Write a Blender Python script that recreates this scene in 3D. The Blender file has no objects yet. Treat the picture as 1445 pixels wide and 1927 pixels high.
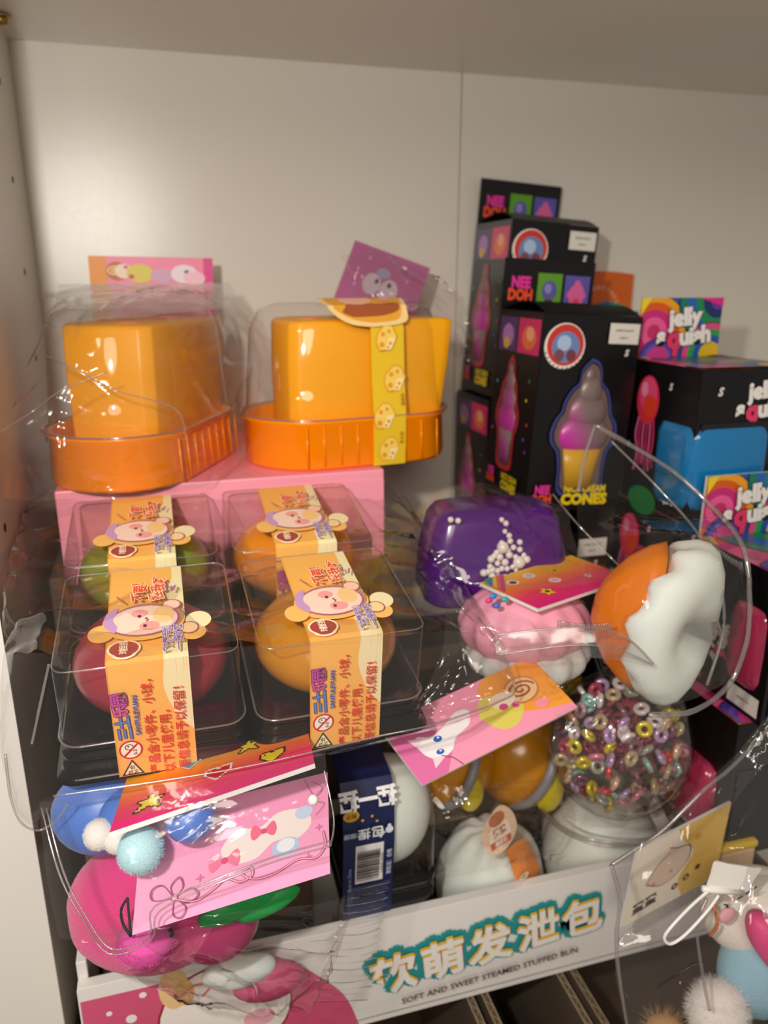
import bpy, bmesh, math, random
from mathutils import Vector, Matrix, noise
from mathutils.geometry import tessellate_polygon
PI = math.pi
S = bpy.context.scene
COL = S.collection
# ------------------------------------------------------------------ camera
FPX, TH, PH = 1447.0, math.radians(16), math.radians(17)
FW = Vector((math.sin(TH)*math.cos(PH), math.cos(TH)*math.cos(PH), -math.sin(PH)))
RT = Vector((math.cos(TH), -math.sin(TH), 0))
UP = Vector((math.sin(TH)*math.sin(PH), math.cos(TH)*math.sin(PH), math.cos(PH)))
cam_d = bpy.data.cameras.new('camera')
cam = bpy.data.objects.new('camera', cam_d); COL.objects.link(cam)
cam.rotation_euler = (PI/2-PH, 0, -TH)
cam_d.sensor_fit = 'VERTICAL'; cam_d.sensor_height = 36.0; cam_d.lens = 36.0*FPX/1927
cam_d.clip_start = 0.01
cam_d.dof.use_dof = True; cam_d.dof.focus_distance = 0.355; cam_d.dof.aperture_fstop = 8.0
S.camera = cam
# ------------------------------------------------------------------ light
S.view_settings.view_transform = 'Standard'; S.view_settings.look = 'None'
S.view_settings.exposure = 0.0; S.view_settings.gamma = 1.0
S.cycles.transparent_max_bounces = 40; S.cycles.max_bounces = 14
S.cycles.transmission_bounces = 10
S.cycles.caustics_reflective = False; S.cycles.caustics_refractive = False
S.cycles.use_denoising = True
W = bpy.data.worlds.new('shop'); S.world = W; W.use_nodes = True
W.node_tree.nodes['Background'].inputs[0].default_value = (1.0, 0.89, 0.78, 1)
W.node_tree.nodes['Background'].inputs[1].default_value = 0.26
def area(name, loc, target, size, power, color):
    l = bpy.data.lights.new(name, 'AREA'); l.shape = 'DISK'; l.size = size; l.energy = power; l.color = color
    o = bpy.data.objects.new(name, l); COL.objects.link(o); o.location = loc
    o.rotation_euler = (Vector(target)-Vector(loc)).to_track_quat('-Z', 'Y').to_euler(); return o
area('flash_lamp', (-0.104, 0.0, 0.09), (0.10, 0.5, -0.15), 0.022, 2.25, (1.0, 0.94, 0.86))
area('soft_fill_light', (-0.25, -1.1, 0.58), (0.05, 0.5, -0.15), 0.6, 8.0, (1.0, 0.88, 0.74))  # added fill for soft ambient light, not a known fixture
area('warm_side_fill', (-0.9, -1.2, 0.9), (0.1, 0.5, -0.2), 0.25, 3.0, (1.0, 0.78, 0.55))  # second added fill, warm from the left; no known lamp there

def P(u, v, Y):                       # a spot in the place, at depth Y into the shelf
    r = FW + RT*((u-722.5)/FPX) - UP*((v-963.5)/FPX)
    return r*(Y/r.y)
# ------------------------------------------------------------------ materials
def lin(c):
    if isinstance(c, str): c = tuple(int(c[i:i+2], 16)/255 for i in (0, 2, 4))
    return tuple(((x+0.055)/1.055)**2.4 if x > 0.04045 else x/12.92 for x in c)
def mat(name, col=None, rough=0.5, bump=None, **kw):
    m = bpy.data.materials.new(name); m.use_nodes = True
    nt = m.node_tree; b = nt.nodes['Principled BSDF']
    b.inputs['Roughness'].default_value = rough
    if col is not None: b.inputs['Base Color'].default_value = (*lin(col), 1)
    else:
        a = nt.nodes.new('ShaderNodeAttribute'); a.attribute_name = 'Col'
        nt.links.new(a.outputs['Color'], b.inputs['Base Color'])
    for k, v in kw.items():
        b.inputs[k.replace('_', ' ')].default_value = v
    if bump:
        sc, st = bump
        n = nt.nodes.new('ShaderNodeTexNoise'); n.inputs['Scale'].default_value = sc; n.inputs['Detail'].default_value = 3
        bp = nt.nodes.new('ShaderNodeBump'); bp.inputs['Strength'].default_value = st; bp.inputs['Distance'].default_value = 0.001
        tc = nt.nodes.new('ShaderNodeTexCoord')
        nt.links.new(tc.outputs['Object'], n.inputs['Vector'])
        nt.links.new(n.outputs['Fac'], bp.inputs['Height']); nt.links.new(bp.outputs['Normal'], b.inputs['Normal'])
    return m
def film(name, tint=(0.96, 0.94, 0.94), rough=0.12, gain=1.05, base=0.01, milky=0.008, bump=0.14, scale=160):
    m = bpy.data.materials.new(name); m.use_nodes = True; nt = m.node_tree; N = nt.nodes; L = nt.links
    N.clear(); out = N.new('ShaderNodeOutputMaterial')
    tr = N.new('ShaderNodeBsdfTransparent'); tr.inputs[0].default_value = (*tint, 1)
    gl = N.new('ShaderNodeBsdfGlossy'); gl.inputs['Roughness'].default_value = rough
    df = N.new('ShaderNodeBsdfDiffuse'); df.inputs[0].default_value = (0.85, 0.82, 0.80, 1)
    ge = N.new('ShaderNodeNewGeometry'); dt = N.new('ShaderNodeVectorMath'); dt.operation = 'DOT_PRODUCT'
    L.new(ge.outputs['Incoming'], dt.inputs[0])
    def mth(op, a, b=None, cl=False):
        q = N.new('ShaderNodeMath'); q.operation = op; q.use_clamp = cl
        for i, x in enumerate((a, b)):
            if x is None: continue
            if isinstance(x, (int, float)): q.inputs[i].default_value = x
            else: L.new(x, q.inputs[i])
        return q.outputs[0]
    # thin sheet: reflectance of both faces, the same from either side
    f5 = mth('POWER', mth('SUBTRACT', 1.0, mth('ABSOLUTE', dt.outputs['Value'])), 5.0)
    refl = mth('ADD', mth('MULTIPLY', mth('ADD', mth('MULTIPLY', f5, 0.92), 0.055), gain), base, True)
    m1 = N.new('ShaderNodeMixShader'); m1.inputs[0].default_value = milky
    L.new(tr.outputs[0], m1.inputs[1]); L.new(df.outputs[0], m1.inputs[2])
    m2 = N.new('ShaderNodeMixShader'); L.new(refl, m2.inputs[0]); L.new(m1.outputs[0], m2.inputs[1]); L.new(gl.outputs[0], m2.inputs[2])
    if not bump: L.new(ge.outputs['Normal'], dt.inputs[1])
    if bump:
        n = N.new('ShaderNodeTexNoise'); n.inputs['Scale'].default_value = scale; n.inputs['Detail'].default_value = 2
        bp = N.new('ShaderNodeBump'); bp.inputs['Strength'].default_value = bump; bp.inputs['Distance'].default_value = 0.0015
        tc = N.new('ShaderNodeTexCoord'); L.new(tc.outputs['Object'], n.inputs['Vector'])
        L.new(n.outputs['Fac'], bp.inputs['Height']); L.new(bp.outputs[0], gl.inputs['Normal']); L.new(bp.outputs[0], dt.inputs[1])
    L.new(m2.outputs[0], out.inputs[0]); return m
M = {}
M['print'] = mat('printed_card', None, 0.45)
M['gprint'] = mat('glossy_printed_card', None, 0.28)
M['laminate'] = mat('white_laminate', 'DAD5CB', 0.24, bump=(1500, 0.10))
M['laminate_edge'] = mat('white_laminate_edge', 'E6E4DE', 0.4)
M['seam'] = mat('panel_seam', '9A948A', 0.6)
M['film'] = film('crinkled_film')
M['bagfilm'] = film('soft_bag_film', gain=1.1, base=0.01, milky=0.012, rough=0.11, bump=0.12)
M['clear'] = film('clear_rigid_plastic', tint=(0.98, 0.97, 0.96), rough=0.06, gain=0.9, base=0.0, milky=0.003, bump=0)
M['rim'] = film('clear_plastic_edge', tint=(0.86, 0.84, 0.84), rough=0.1, gain=2.0, base=0.06, milky=0.10, bump=0)
M['fold_haze'] = film('painted_fold_haze', milky=0.32, rough=0.25, gain=1.2)  # reflective haze of the bag top, put in as whitish diffuse colour
M['rim2'] = film('zip_strip_plastic', tint=(0.9, 0.88, 0.88), rough=0.15, gain=1.5, base=0.02, milky=0.05, bump=0)
M['blackplastic'] = mat('black_plastic', '0B0B0D', 0.16)
M['blackcard'] = mat('black_card', '0C0B0D', 0.38)
M['cheese'] = mat('cheese_yellow', 'FFB000', 0.42, Subsurface_Weight=0.25, Subsurface_Radius=(0.02, 0.012, 0.004), Subsurface_Scale=0.3)
M['orangetray'] = mat('orange_plastic', 'FF9000', 0.22, Subsurface_Weight=0.2, Subsurface_Radius=(0.02, 0.01, 0.003), Subsurface_Scale=0.3)
M['pinkbox'] = mat('pink_card', 'F59CB0', 0.4)
def jelly(name, c, rough=0.2, sss=0.4, coat=0.3):
    return mat(name, c, rough, Subsurface_Weight=sss, Subsurface_Radius=(0.02, 0.02, 0.02), Subsurface_Scale=0.3, Coat_Weight=coat, Coat_Roughness=0.1)
M['redball'] = jelly('red_gel', '9E2B40', 0.3); M['amberball'] = jelly('amber_gel', 'C98A10', 0.22)
M['greenball'] = jelly('green_gel', '8C9C34', 0.25); M['orangeball'] = jelly('orange_gel', 'E8901A', 0.25)
M['bluejelly'] = jelly('blue_gel', '1579B5', 0.12, bump=None) if False else mat('blue_gel', '1579B5', 0.14, bump=(90, 0.6), Subsurface_Weight=0.3, Coat_Weight=0.5)
M['pinkjelly'] = mat('pink_gel', 'B03058', 0.16, bump=(70, 0.5), Subsurface_Weight=0.3, Coat_Weight=0.5)
M['purple'] = mat('purple_gel', '4E0A78', 0.22, Subsurface_Weight=0.3, Coat_Weight=0.3)
M['pearl'] = mat('pearl', 'E8E2DC', 0.18, Coat_Weight=0.6)
M['whitesoft'] = mat('white_foam', 'F0EDE4', 0.55, Subsurface_Weight=0.3, Subsurface_Scale=0.2)
M['orangesoft'] = mat('orange_gummy', 'F07A10', 0.3, Subsurface_Weight=0.3, Subsurface_Scale=0.2)
M['pinkplush'] = mat('pink_plush', 'E8388A', 0.85, bump=(900, 0.9), Sheen_Weight=0.3)
M['palepink'] = mat('pale_pink_foam', 'F2A6BE', 0.5)
M['bluesoft'] = mat('blue_foam', '4F7FD8', 0.4, Subsurface_Weight=0.2, Subsurface_Scale=0.2)
M['whitefuzz'] = mat('white_fuzz', 'F2EFEC', 0.9); M['bluefuzz'] = mat('pale_blue_fuzz', 'BFEAF4', 0.9)
M['green'] = mat('green_felt', '0F9A45', 0.5)
M['ink'] = mat('black_cord', '1A0A12', 0.6)
M['whitecard'] = mat('white_card', 'E9E7E4', 0.42)
M['kraft'] = mat('kraft_card', '57483B', 0.8, bump=(200, 0.3)); M['kraftedge'] = mat('kraft_edge', '9A8A6C', 0.85)
M['brass'] = mat('brass', 'A08A50', 0.35, Metallic=1.0)
M['dark'] = mat('hole_dark', '1C1814', 0.8)
M['navy'] = mat('navy_card', '121F4A', 0.4)
M['knit'] = mat('white_knit', 'F2EEE4', 0.9, bump=(600, 0.6)); M['skyknit'] = mat('sky_blue_knit', '9CCBE0', 0.9, bump=(600, 0.5))
M['hotpink'] = mat('hot_pink_satin', 'E8488C', 0.5, bump=(500, 0.3))
M['tagwhite'] = mat('white_plastic', 'F4F2EE', 0.35)
# ------------------------------------------------------------------ object helpers
MW = {}
def tagit(o, label, cat, group=None, kind=None):
    if label: o['label'] = label
    if cat: o['category'] = cat
    if group: o['group'] = group
    if kind: o['kind'] = kind
    return o
def thing(name, label, cat, loc=(0, 0, 0), rot=(0, 0, 0), group=None):
    o = bpy.data.objects.new(name, None); COL.objects.link(o)
    o.empty_display_size = 0.02; o.location = loc; o.rotation_euler = rot
    MW[o.name] = Matrix.Translation(Vector(loc)) @ Matrix.Rotation(rot[2], 4, 'Z') @ Matrix.Rotation(rot[1], 4, 'Y') @ Matrix.Rotation(rot[0], 4, 'X')
    return tagit(o, label, cat, group)
class MB:
    def __init__(s): s.v = []; s.f = []; s.c = []; s.m = []; s.cur = (0.8, 0.8, 0.8); s.mi = 0
    def col(s, c): s.cur = lin(c); return s
    def add(s, vs, fs):
        b = len(s.v); s.v += [Vector(p) for p in vs]; s.c += [s.cur]*len(vs)
        s.f += [tuple(b+i for i in f) for f in fs]; s.m += [s.mi]*len(fs); return s
    def box(s, x0, x1, y0, y1, z0, z1):
        v = [(x, y, z) for z in (z0, z1) for y in (y0, y1) for x in (x0, x1)]
        return s.add(v, [(0, 2, 3, 1), (4, 5, 7, 6), (0, 1, 5, 4), (2, 6, 7, 3), (0, 4, 6, 2), (1, 3, 7, 5)])
    def loft(s, rings, cap0=True, cap1=True):
        n = len(rings[0]); v = [p for r in rings for p in r]; f = []
        for i in range(len(rings)-1):
            for j in range(n):
                k = (j+1) % n; f.append((i*n+j, i*n+k, (i+1)*n+k, (i+1)*n+j))
        if cap0: f.append(tuple(range(n-1, -1, -1)))
        if cap1: f.append(tuple((len(rings)-1)*n+j for j in range(n)))
        return s.add(v, f)
    def ell(s, c, r, nu=24, nv=14, fn=None, M3=None):
        c = Vector(c); rings = []
        for i in range(1, nv):
            t = PI*i/nv; ring = []
            for j in range(nu):
                a = 2*PI*j/nu; d = Vector((math.sin(t)*math.cos(a), math.sin(t)*math.sin(a), -math.cos(t)))
                k = fn(d) if fn else 1.0
                q = Vector((d.x*r[0]*k, d.y*r[1]*k, d.z*r[2]*k))
                ring.append(c+(M3 @ q if M3 else q))
            rings.append(ring)
        v = [p for q in rings for p in q]; n = nu; f = []
        for i in range(nv-2):
            for j in range(n):
                k = (j+1) % n; f.append((i*n+j, i*n+k, (i+1)*n+k, (i+1)*n+j))
        e0 = Vector((0, 0, -r[2]*(fn(Vector((0, 0, -1))) if fn else 1))); e1 = Vector((0, 0, r[2]*(fn(Vector((0, 0, 1))) if fn else 1)))
        v += [c+(M3 @ e0 if M3 else e0), c+(M3 @ e1 if M3 else e1)]; a = len(v)-2
        for j in range(n):
            k = (j+1) % n; f.append((a, k, j)); f.append((a+1, (nv-2)*n+j, (nv-2)*n+k))
        return s.add(v, f)
    def tube(s, path, r, n=8, closed=False):
        path = [Vector(p) for p in path]; m = len(path); rings = []
        up = Vector((0.13, 0.31, 0.94)).normalized()
        for i, p in enumerate(path):
            a = path[(i-1) % m] if closed or i > 0 else p; b = path[(i+1) % m] if closed or i < m-1 else p
            t = (b-a).normalized(); x = t.cross(up)
            if x.length < 1e-3: x = t.cross(Vector((1, 0, 0)))
            x.normalize(); y = x.cross(t); rr = r[i] if isinstance(r, (list, tuple)) else r
            rings.append([p+(x*math.cos(2*PI*j/n)+y*math.sin(2*PI*j/n))*rr for j in range(n)])
        if closed: rings.append(rings[0]); return s.loft(rings, False, False)
        return s.loft(rings)
    def torus(s, c, R, r, M3, nu=14, nv=8):
        c = Vector(c); path = [c+M3 @ Vector((R*math.cos(2*PI*i/nu), R*math.sin(2*PI*i/nu), 0)) for i in range(nu)]
        return s.tube(path, r, nv, True)
    def build(s, name, m, parent=None, smooth=True, world=False, label=None, subsurf=0, bevel=0):
        vs = s.v
        if world and parent is not None:
            iv = MW[parent.name].inverted(); vs = [iv @ p for p in vs]
        me = bpy.data.meshes.new(name); me.from_pydata(vs, [], s.f)
        for mm in (m if isinstance(m, (list, tuple)) else [m]): me.materials.append(mm)
        me.polygons.foreach_set('use_smooth', [smooth]*len(me.polygons)); me.polygons.foreach_set('material_index', s.m)
        ca = me.color_attributes.new('Col', 'FLOAT_COLOR', 'POINT')
        ca.data.foreach_set('color', [x for c in s.c for x in (*c, 1.0)])
        o = bpy.data.objects.new(name, me); COL.objects.link(o)
        if parent is not None: o.parent = parent; MW[o.name] = MW[parent.name]
        else: MW[o.name] = Matrix()
        if label: o['label'] = label
        if bevel:
            b = o.modifiers.new('b', 'BEVEL'); b.width = bevel; b.segments = 2; b.limit_method = 'ANGLE'
        if subsurf:
            d = o.modifiers.new('s', 'SUBSURF'); d.levels = subsurf; d.render_levels = subsurf
        me.update(); return o
def rrect(w, d, r, z, n=5, cx=0, cy=0):
    pts = []
    for (sx, sy, a0) in ((1, 1, 0), (-1, 1, PI/2), (-1, -1, PI), (1, -1, 1.5*PI)):
        for i in range(n):
            a = a0+PI/2*i/(n-1); pts.append(Vector((cx+sx*(w/2-r)+r*math.cos(a), cy+sy*(d/2-r)+r*math.sin(a), z)))
    return pts
def fuzz(mb, c, r, n, ln, seed, w=0.00022, M3=None):
    rnd = random.Random(seed); c = Vector(c); r = Vector(r) if not isinstance(r, float) else Vector((r, r, r))
    for i in range(n):
        z = rnd.uniform(-1, 1); a = rnd.uniform(0, 2*PI); q = math.sqrt(1-z*z); d = Vector((q*math.cos(a), q*math.sin(a), z))
        p = c+Vector((d.x*r.x, d.y*r.y, d.z*r.z))*0.96
        t = d.cross(Vector((rnd.uniform(-1, 1), rnd.uniform(-1, 1), rnd.uniform(-1, 1)))).normalized()
        mb.add([p-t*w, p+t*w, p+(d+t*rnd.uniform(-.6, .6)).normalized()*ln*rnd.uniform(.6, 1.2)], [(0, 1, 2)])
def cr(p0, p1, p2, p3, t):
    return 0.5*((2*p1)+(p2-p0)*t+(2*p0-5*p1+4*p2-p3)*t*t+(3*p1-p0-3*p2+p3)*t*t*t)
def crline(pts, n):
    out = []; m = len(pts)
    for i in range(n+1):
        x = (m-1)*i/n; k = min(int(x), m-2); t = x-k
        out.append(cr(pts[max(k-1, 0)], pts[k], pts[k+1], pts[min(k+2, m-1)], t))
    return out
def ridged(p, seed):
    o = Vector((seed*7.3, seed*3.1, seed*1.7)); s = 0; a = 1.0; f = 1.0
    for k in range(3):
        s += a*(1-2*abs(noise.noise((p+o)*f))); a *= 0.5; f *= 2.1
    return s
def crease(p, seed, stretch=None):        # piecewise flat cells with sharp fold lines between them
    o = Vector((seed*5.1, seed*2.3, seed*9.7)); d, q = noise.voronoi(p+o); c = q[0]
    h = noise.noise(c*3.7)*0.5
    g = Vector((noise.noise(c*5.1+Vector((9, 0, 0))), noise.noise(c*5.1+Vector((0, 9, 0))), noise.noise(c*5.1+Vector((0, 0, 9)))))
    return min(d[1]-d[0], 0.5)*0.8+h*0.3+(p+o-c).dot(g)*1.2
def sheet(name, net, m, parent, n=40, k=40, amp=0.003, freq=45, seed=1, kind='crease', smooth=False, label=None, edge=1.0, aniso=(1, 1, 1)):
    rows = [crline([Vector(p) for p in r], n) for r in net]
    cols = [crline([r[j] for r in rows], k) for j in range(n+1)]
    G = [[cols[j][i] for j in range(n+1)] for i in range(k+1)]
    mb = MB(); vs = []; A = Vector(aniso); rn = random.Random(seed*13+7); FL = []
    for _ in range(34):
        ax, ay, an, ln = rn.random(), rn.random(), rn.uniform(0, PI), rn.uniform(.2, .65)
        FL.append((ax, ay, ax+ln*math.cos(an), ay+ln*math.sin(an), rn.uniform(.015, .06), rn.choice((-1, 1))*rn.uniform(.3, 1.0)))
    for i in range(k+1):
        for j in range(n+1):
            p = G[i][j]
            tx = G[i][min(j+1, n)]-G[i][max(j-1, 0)]; ty = G[min(i+1, k)][j]-G[max(i-1, 0)][j]
            nn = tx.cross(ty)
            if nn.length > 1e-12: nn.normalize()
            q = Vector((p.x*A.x, p.y*A.y, p.z*A.z))*freq
            if kind == 'crease':
                h = 0.45*noise.noise(q*.9+Vector((seed, 0, 0)))+0.45*crease(q*.6, seed)
                for (ax, ay, bx, by, w, sg) in FL:
                    x, y = j/n, i/k; dx, dy = bx-ax, by-ay; l2 = dx*dx+dy*dy
                    tt = min(1, max(0, ((x-ax)*dx+(y-ay)*dy)/l2)); d = math.hypot(x-ax-tt*dx, y-ay-tt*dy)
                    if d < w: h += sg*(1-d/w)**1.3*math.sin(PI*(.15+.7*tt))
            else: h = ridged(q, seed)
            e = min(1.0, edge+6*min(i/k, 1-i/k, j/n, 1-j/n))
            q2 = p+nn*(h*amp*e)
            if q2.y > .4110 and q2.x < -.0912: q2.x = -.0912      # film lies against the side panel
            vs.append(q2)
    fs = []
    for i in range(k):
        for j in range(n):
            a = i*(n+1)+j; b, c, d = a+1, a+n+2, a+n+1
            if (i+j) % 2: fs += [(a, b, c), (a, c, d)]
            else: fs += [(a, b, d), (b, c, d)]
    mb.add(vs, fs)
    return mb.build(name, m, parent, smooth=smooth, world=True, label=label)
# ------------------------------------------------------------------ printed art
_tc = {}
def text_geo(body, size, bold=0.0, sx=1.0, shear=0.0):
    key = (body, size, bold, sx, shear)
    if key in _tc: return _tc[key]
    cu = bpy.data.curves.new('t', 'FONT'); cu.body = body; cu.size = size; cu.resolution_u = 2; cu.offset = bold*size; cu.shear = shear
    cu.align_x = 'CENTER'; cu.align_y = 'CENTER'
    o = bpy.data.objects.new('t', cu); COL.objects.link(o)
    dg = bpy.context.evaluated_depsgraph_get(); ev = o.evaluated_get(dg); me = ev.to_mesh()
    v = [(p.co.x*sx, p.co.y) for p in me.vertices]; f = [tuple(p.vertices) for p in me.polygons]
    ev.to_mesh_clear(); bpy.data.objects.remove(o); bpy.data.curves.remove(cu)
    _tc[key] = (v, f); return v, f
def circ(cx, cy, rx, ry=None, n=28, a0=0.0, a1=2*PI, rot=0):
    ry = rx if ry is None else ry; full = abs(a1-a0-2*PI) < 1e-6; k = n if full else n+1
    out = []
    for i in range(k):
        a = a0+(a1-a0)*i/n; x, y = rx*math.cos(a), ry*math.sin(a)
        out.append((cx+x*math.cos(rot)-y*math.sin(rot), cy+x*math.sin(rot)+y*math.cos(rot)))
    return out
def spline(pts, n=8):
    v = [Vector((p[0], p[1], 0)) for p in pts]; return [(q.x, q.y) for q in crline(v, n*(len(v)-1))]
class Art:
    def __init__(s, step=0.00007): s.bm = []; s.layer = 0; s.step = step
    def _put(s, v, f, c, top=True):
        s.bm.append(([(x, y) for x, y in v], f, lin(c), s.layer)); return s
    def up(s): s.layer += 1; return s
    def poly(s, pts, c):
        s.layer += 1
        t = tessellate_polygon([[Vector((x, y, 0)) for x, y in pts]]); return s._put(pts, [tuple(q) for q in t], c)
    def rect(s, x0, y0, x1, y1, c): return s.poly([(x0, y0), (x1, y0), (x1, y1), (x0, y1)], c)
    def ell(s, cx, cy, rx, c, ry=None, n=28, rot=0): return s.poly(circ(cx, cy, rx, ry, n, rot=rot), c)
    def stroke(s, pts, w, c, closed=False):
        s.layer += 1; n = len(pts); L = []
        for i in range(n):
            a = pts[(i-1) % n] if closed or i else pts[i]; b = pts[(i+1) % n] if closed or i < n-1 else pts[i]
            dx, dy = b[0]-a[0], b[1]-a[1]; d = math.hypot(dx, dy) or 1; x, y = -dy/d*w/2, dx/d*w/2
            L += [(pts[i][0]+x, pts[i][1]+y), (pts[i][0]-x, pts[i][1]-y)]
        f = [(2*i, 2*i+1, 2*i+3, 2*i+2) for i in range(n-1)]
        if closed: f.append((2*n-2, 2*n-1, 1, 0))
        return s._put(L, f, c)
    def text(s, body, x, y, size, c, bold=0.0, rot=0.0, out=None, sx=1.0, shear=0.0):
        for o in (out or [])[::-1]:
            s.layer += 1; v, f = text_geo(body, size, min(bold, .04), sx, shear); R_ = o[1]*size
            for rr in ((R_,) if R_ < .09*size else (R_, R_*.55)):
                for i in range(8):
                    s.layer += .12; s._put(s._pl(v, x+rr*math.cos(PI*i/4), y+rr*math.sin(PI*i/4), rot), f, o[0])
        s.layer += 1; v, f = text_geo(body, size, bold, sx, shear); return s._put(s._pl(v, x, y, rot), f, c)
    def _pl(s, v, x, y, r):
        a, b = math.cos(r), math.sin(r); return [(x+p*a-q*b, y+p*b+q*a) for p, q in v]
    def emit(s, mb, fn, cuts=()):
        for v, f, c, ly in s.bm:
            bm = bmesh.new(); vv = [bm.verts.new((x, y, 0)) for x, y in v]
            for q in f:
                try: bm.faces.new([vv[i] for i in q])
                except ValueError: pass
            for u in cuts:
                if min(p[0] for p in v) < u < max(p[0] for p in v):
                    bmesh.ops.bisect_plane(bm, geom=bm.verts[:]+bm.edges[:]+bm.faces[:], plane_co=(u, 0, 0), plane_no=(1, 0, 0))
            bm.verts.index_update(); b = len(mb.v)
            mb.v += [Vector(fn(p.co.x, p.co.y, ly*s.step)) for p in bm.verts]; mb.c += [c]*len(bm.verts)
            for q in bm.faces:
                mb.f.append(tuple(b+p.index for p in q.verts)); mb.m.append(0)
            bm.free()
        return mb
def plane_fn(o, ex, ey, sc=0.001):
    o, ex, ey = Vector(o), Vector(ex).normalized(), Vector(ey).normalized(); n = ex.cross(ey).normalized()
    return lambda u, v, h: o+ex*(u*sc)+ey*(v*sc)+n*(h+0.00006)
def put_art(name, art, fn, parent, m='print', cuts=(), world=False, label=None):
    mb = MB(); art.emit(mb, fn, cuts); return mb.build(name, M[m], parent, smooth=False, world=world, label=label)
def path_fn(path, x0, sgn=1):
    """printed strip bent along a (y,z) path in mm; u runs along it, v across to -x"""
    L = [0.0]
    for a, b in zip(path, path[1:]): L.append(L[-1]+math.hypot(b[0]-a[0], b[1]-a[1]))
    def fn(u, v, h):
        k = 0
        while k < len(path)-2 and u > L[k+1]: k += 1
        a, b = path[k], path[k+1]; d = L[k+1]-L[k]; t = (u-L[k])/d
        y, z = a[0]+(b[0]-a[0])*t, a[1]+(b[1]-a[1])*t; ny, nz = -(b[1]-a[1])/d, (b[0]-a[0])/d
        return Vector((x0-v*0.001*sgn, y*0.001+ny*h, z*0.001+nz*h))
    return fn, L
# ------------------------------------------------------------------ setting
def structure(o): o['kind'] = 'structure'; return o
mb = MB(); mb.box(-.20, .2783, .72, .74, -.62, .20).box(.2795, 1.05, .72, .74, -.62, .20)
structure(mb.build('wall_back', M['laminate'], smooth=False))
structure(MB().box(.2783, .2795, .7212, .74, -.62, .20).build('trim_1', M['seam'], smooth=False))
structure(MB().box(-.16, 1.05, .33, .72, .1735, .20).build('ceiling', M['laminate'], smooth=False))
mb = MB(); mb.box(-.150, -.0925, .416, .72, -.62, .1735)
wl = structure(mb.build('wall_left', M['laminate'], smooth=False))
structure(MB().box(-.150, -.0925, .4135, .416, -.62, .1735).build('trim_2', M['laminate_edge'], smooth=False))
structure(MB().box(-.20, 1.05, .20, .74, -.64, -.62).build('floor', M['laminate'], smooth=False))
def px_hole(u, v):                      # peg holes bored in the side panel
    r = FW+RT*((u-722.5)/FPX)-UP*((v-963.5)/FPX); q = r*(-.0925/r.x); return q
hb = MB(); RY = Matrix.Rotation(PI/2, 3, 'Y')
for z in (.1485, .1315, .0675, .0035, -.060, -.124, -.188):
    hb.add([Vector((-.0922, .655+.0026*math.cos(a), z+.0026*math.sin(a))) for a in [2*PI*i/14 for i in range(14)]], [tuple(range(14))])
for z in (.12, .056, -.008, -.072, -.136, -.200, -.264):
    hb.add([Vector((-.0922, .458+.0026*math.cos(a), z+.0026*math.sin(a))) for a in [2*PI*i/14 for i in range(14)]], [tuple(range(14))])
h = hb.build('peg_hole', M['dark'], wl, smooth=False)
pin = thing('shelf_pin', 'small brass shelf support pin at the top of the side panel', 'shelf pin', (-.0925, .655, .1695))
mb = MB(); mb.tube([(0, 0, 0), (.010, 0, 0)], .0035, 14); mb.build('peg', M['brass'], pin)
mb = MB(); mb.ell((.006, 0, .0022), (.008, .0055, .0012), 16, 8); mb.build('support_plate', M['brass'], pin)
# ------------------------------------------------------------------ squishy ball packs, two by two
PW, PD, PHT = .0850, .0865, .062
def ballface(a, s, t, k=1.0):             # round smiling ball printed on the label, lying on its side
    q = lambda x, y: (s+x*k, -(t+y*k))
    def E(x, y, rx, ry, c): a.ell(*q(x, y), rx*k, c, ry*k)
    E(0, 0, 15.5, 19, 'F3BE6A'); E(-13, 22, 6.5, 6, 'F3BE6A'); E(-7, -19, 7, 6, 'F3BE6A'); E(-4, 25, 7, 6, 'EFE2B4')
    E(1.5, 1.5, 13.5, 17, 'B98A62'); E(-10, 20.5, 5, 4.6, 'A85A5A'); E(-10, 20.5, 4.2, 3.8, 'F6D3A0'); E(11, 13, 4.8, 4.8, 'A85A5A'); E(11, 13, 4.0, 4.0, 'F6C7B4')
    E(0, 0, 13, 16.5, 'B0608A'); E(0, 0, 12, 15.5, 'F5D6C4'); E(3, 9, 7, 5, 'F2C88A')
    a.poly([q(x, y) for x, y in spline([(-9, -13), (-2, -18), (8, -17), (12, -12), (8, -12.5), (2, -14), (-4, -12), (-9, -13)], 5)], 'C79ACB')
    E(-5.5, 2.5, 3.6, 4.6, 'F2A29C'); E(5.5, -2, 3.2, 3.8, 'F2A29C')
    E(-5.5, .5, 1.2, .9, '6A3048'); E(2.8, -2, 1.2, .9, '6A3048'); a.stroke([q(x, y) for x, y in spline([(-2, 1), (-.6, 2), (.2, .6), (1, 1.6)], 4)], .5*k, '6A3048')
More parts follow.
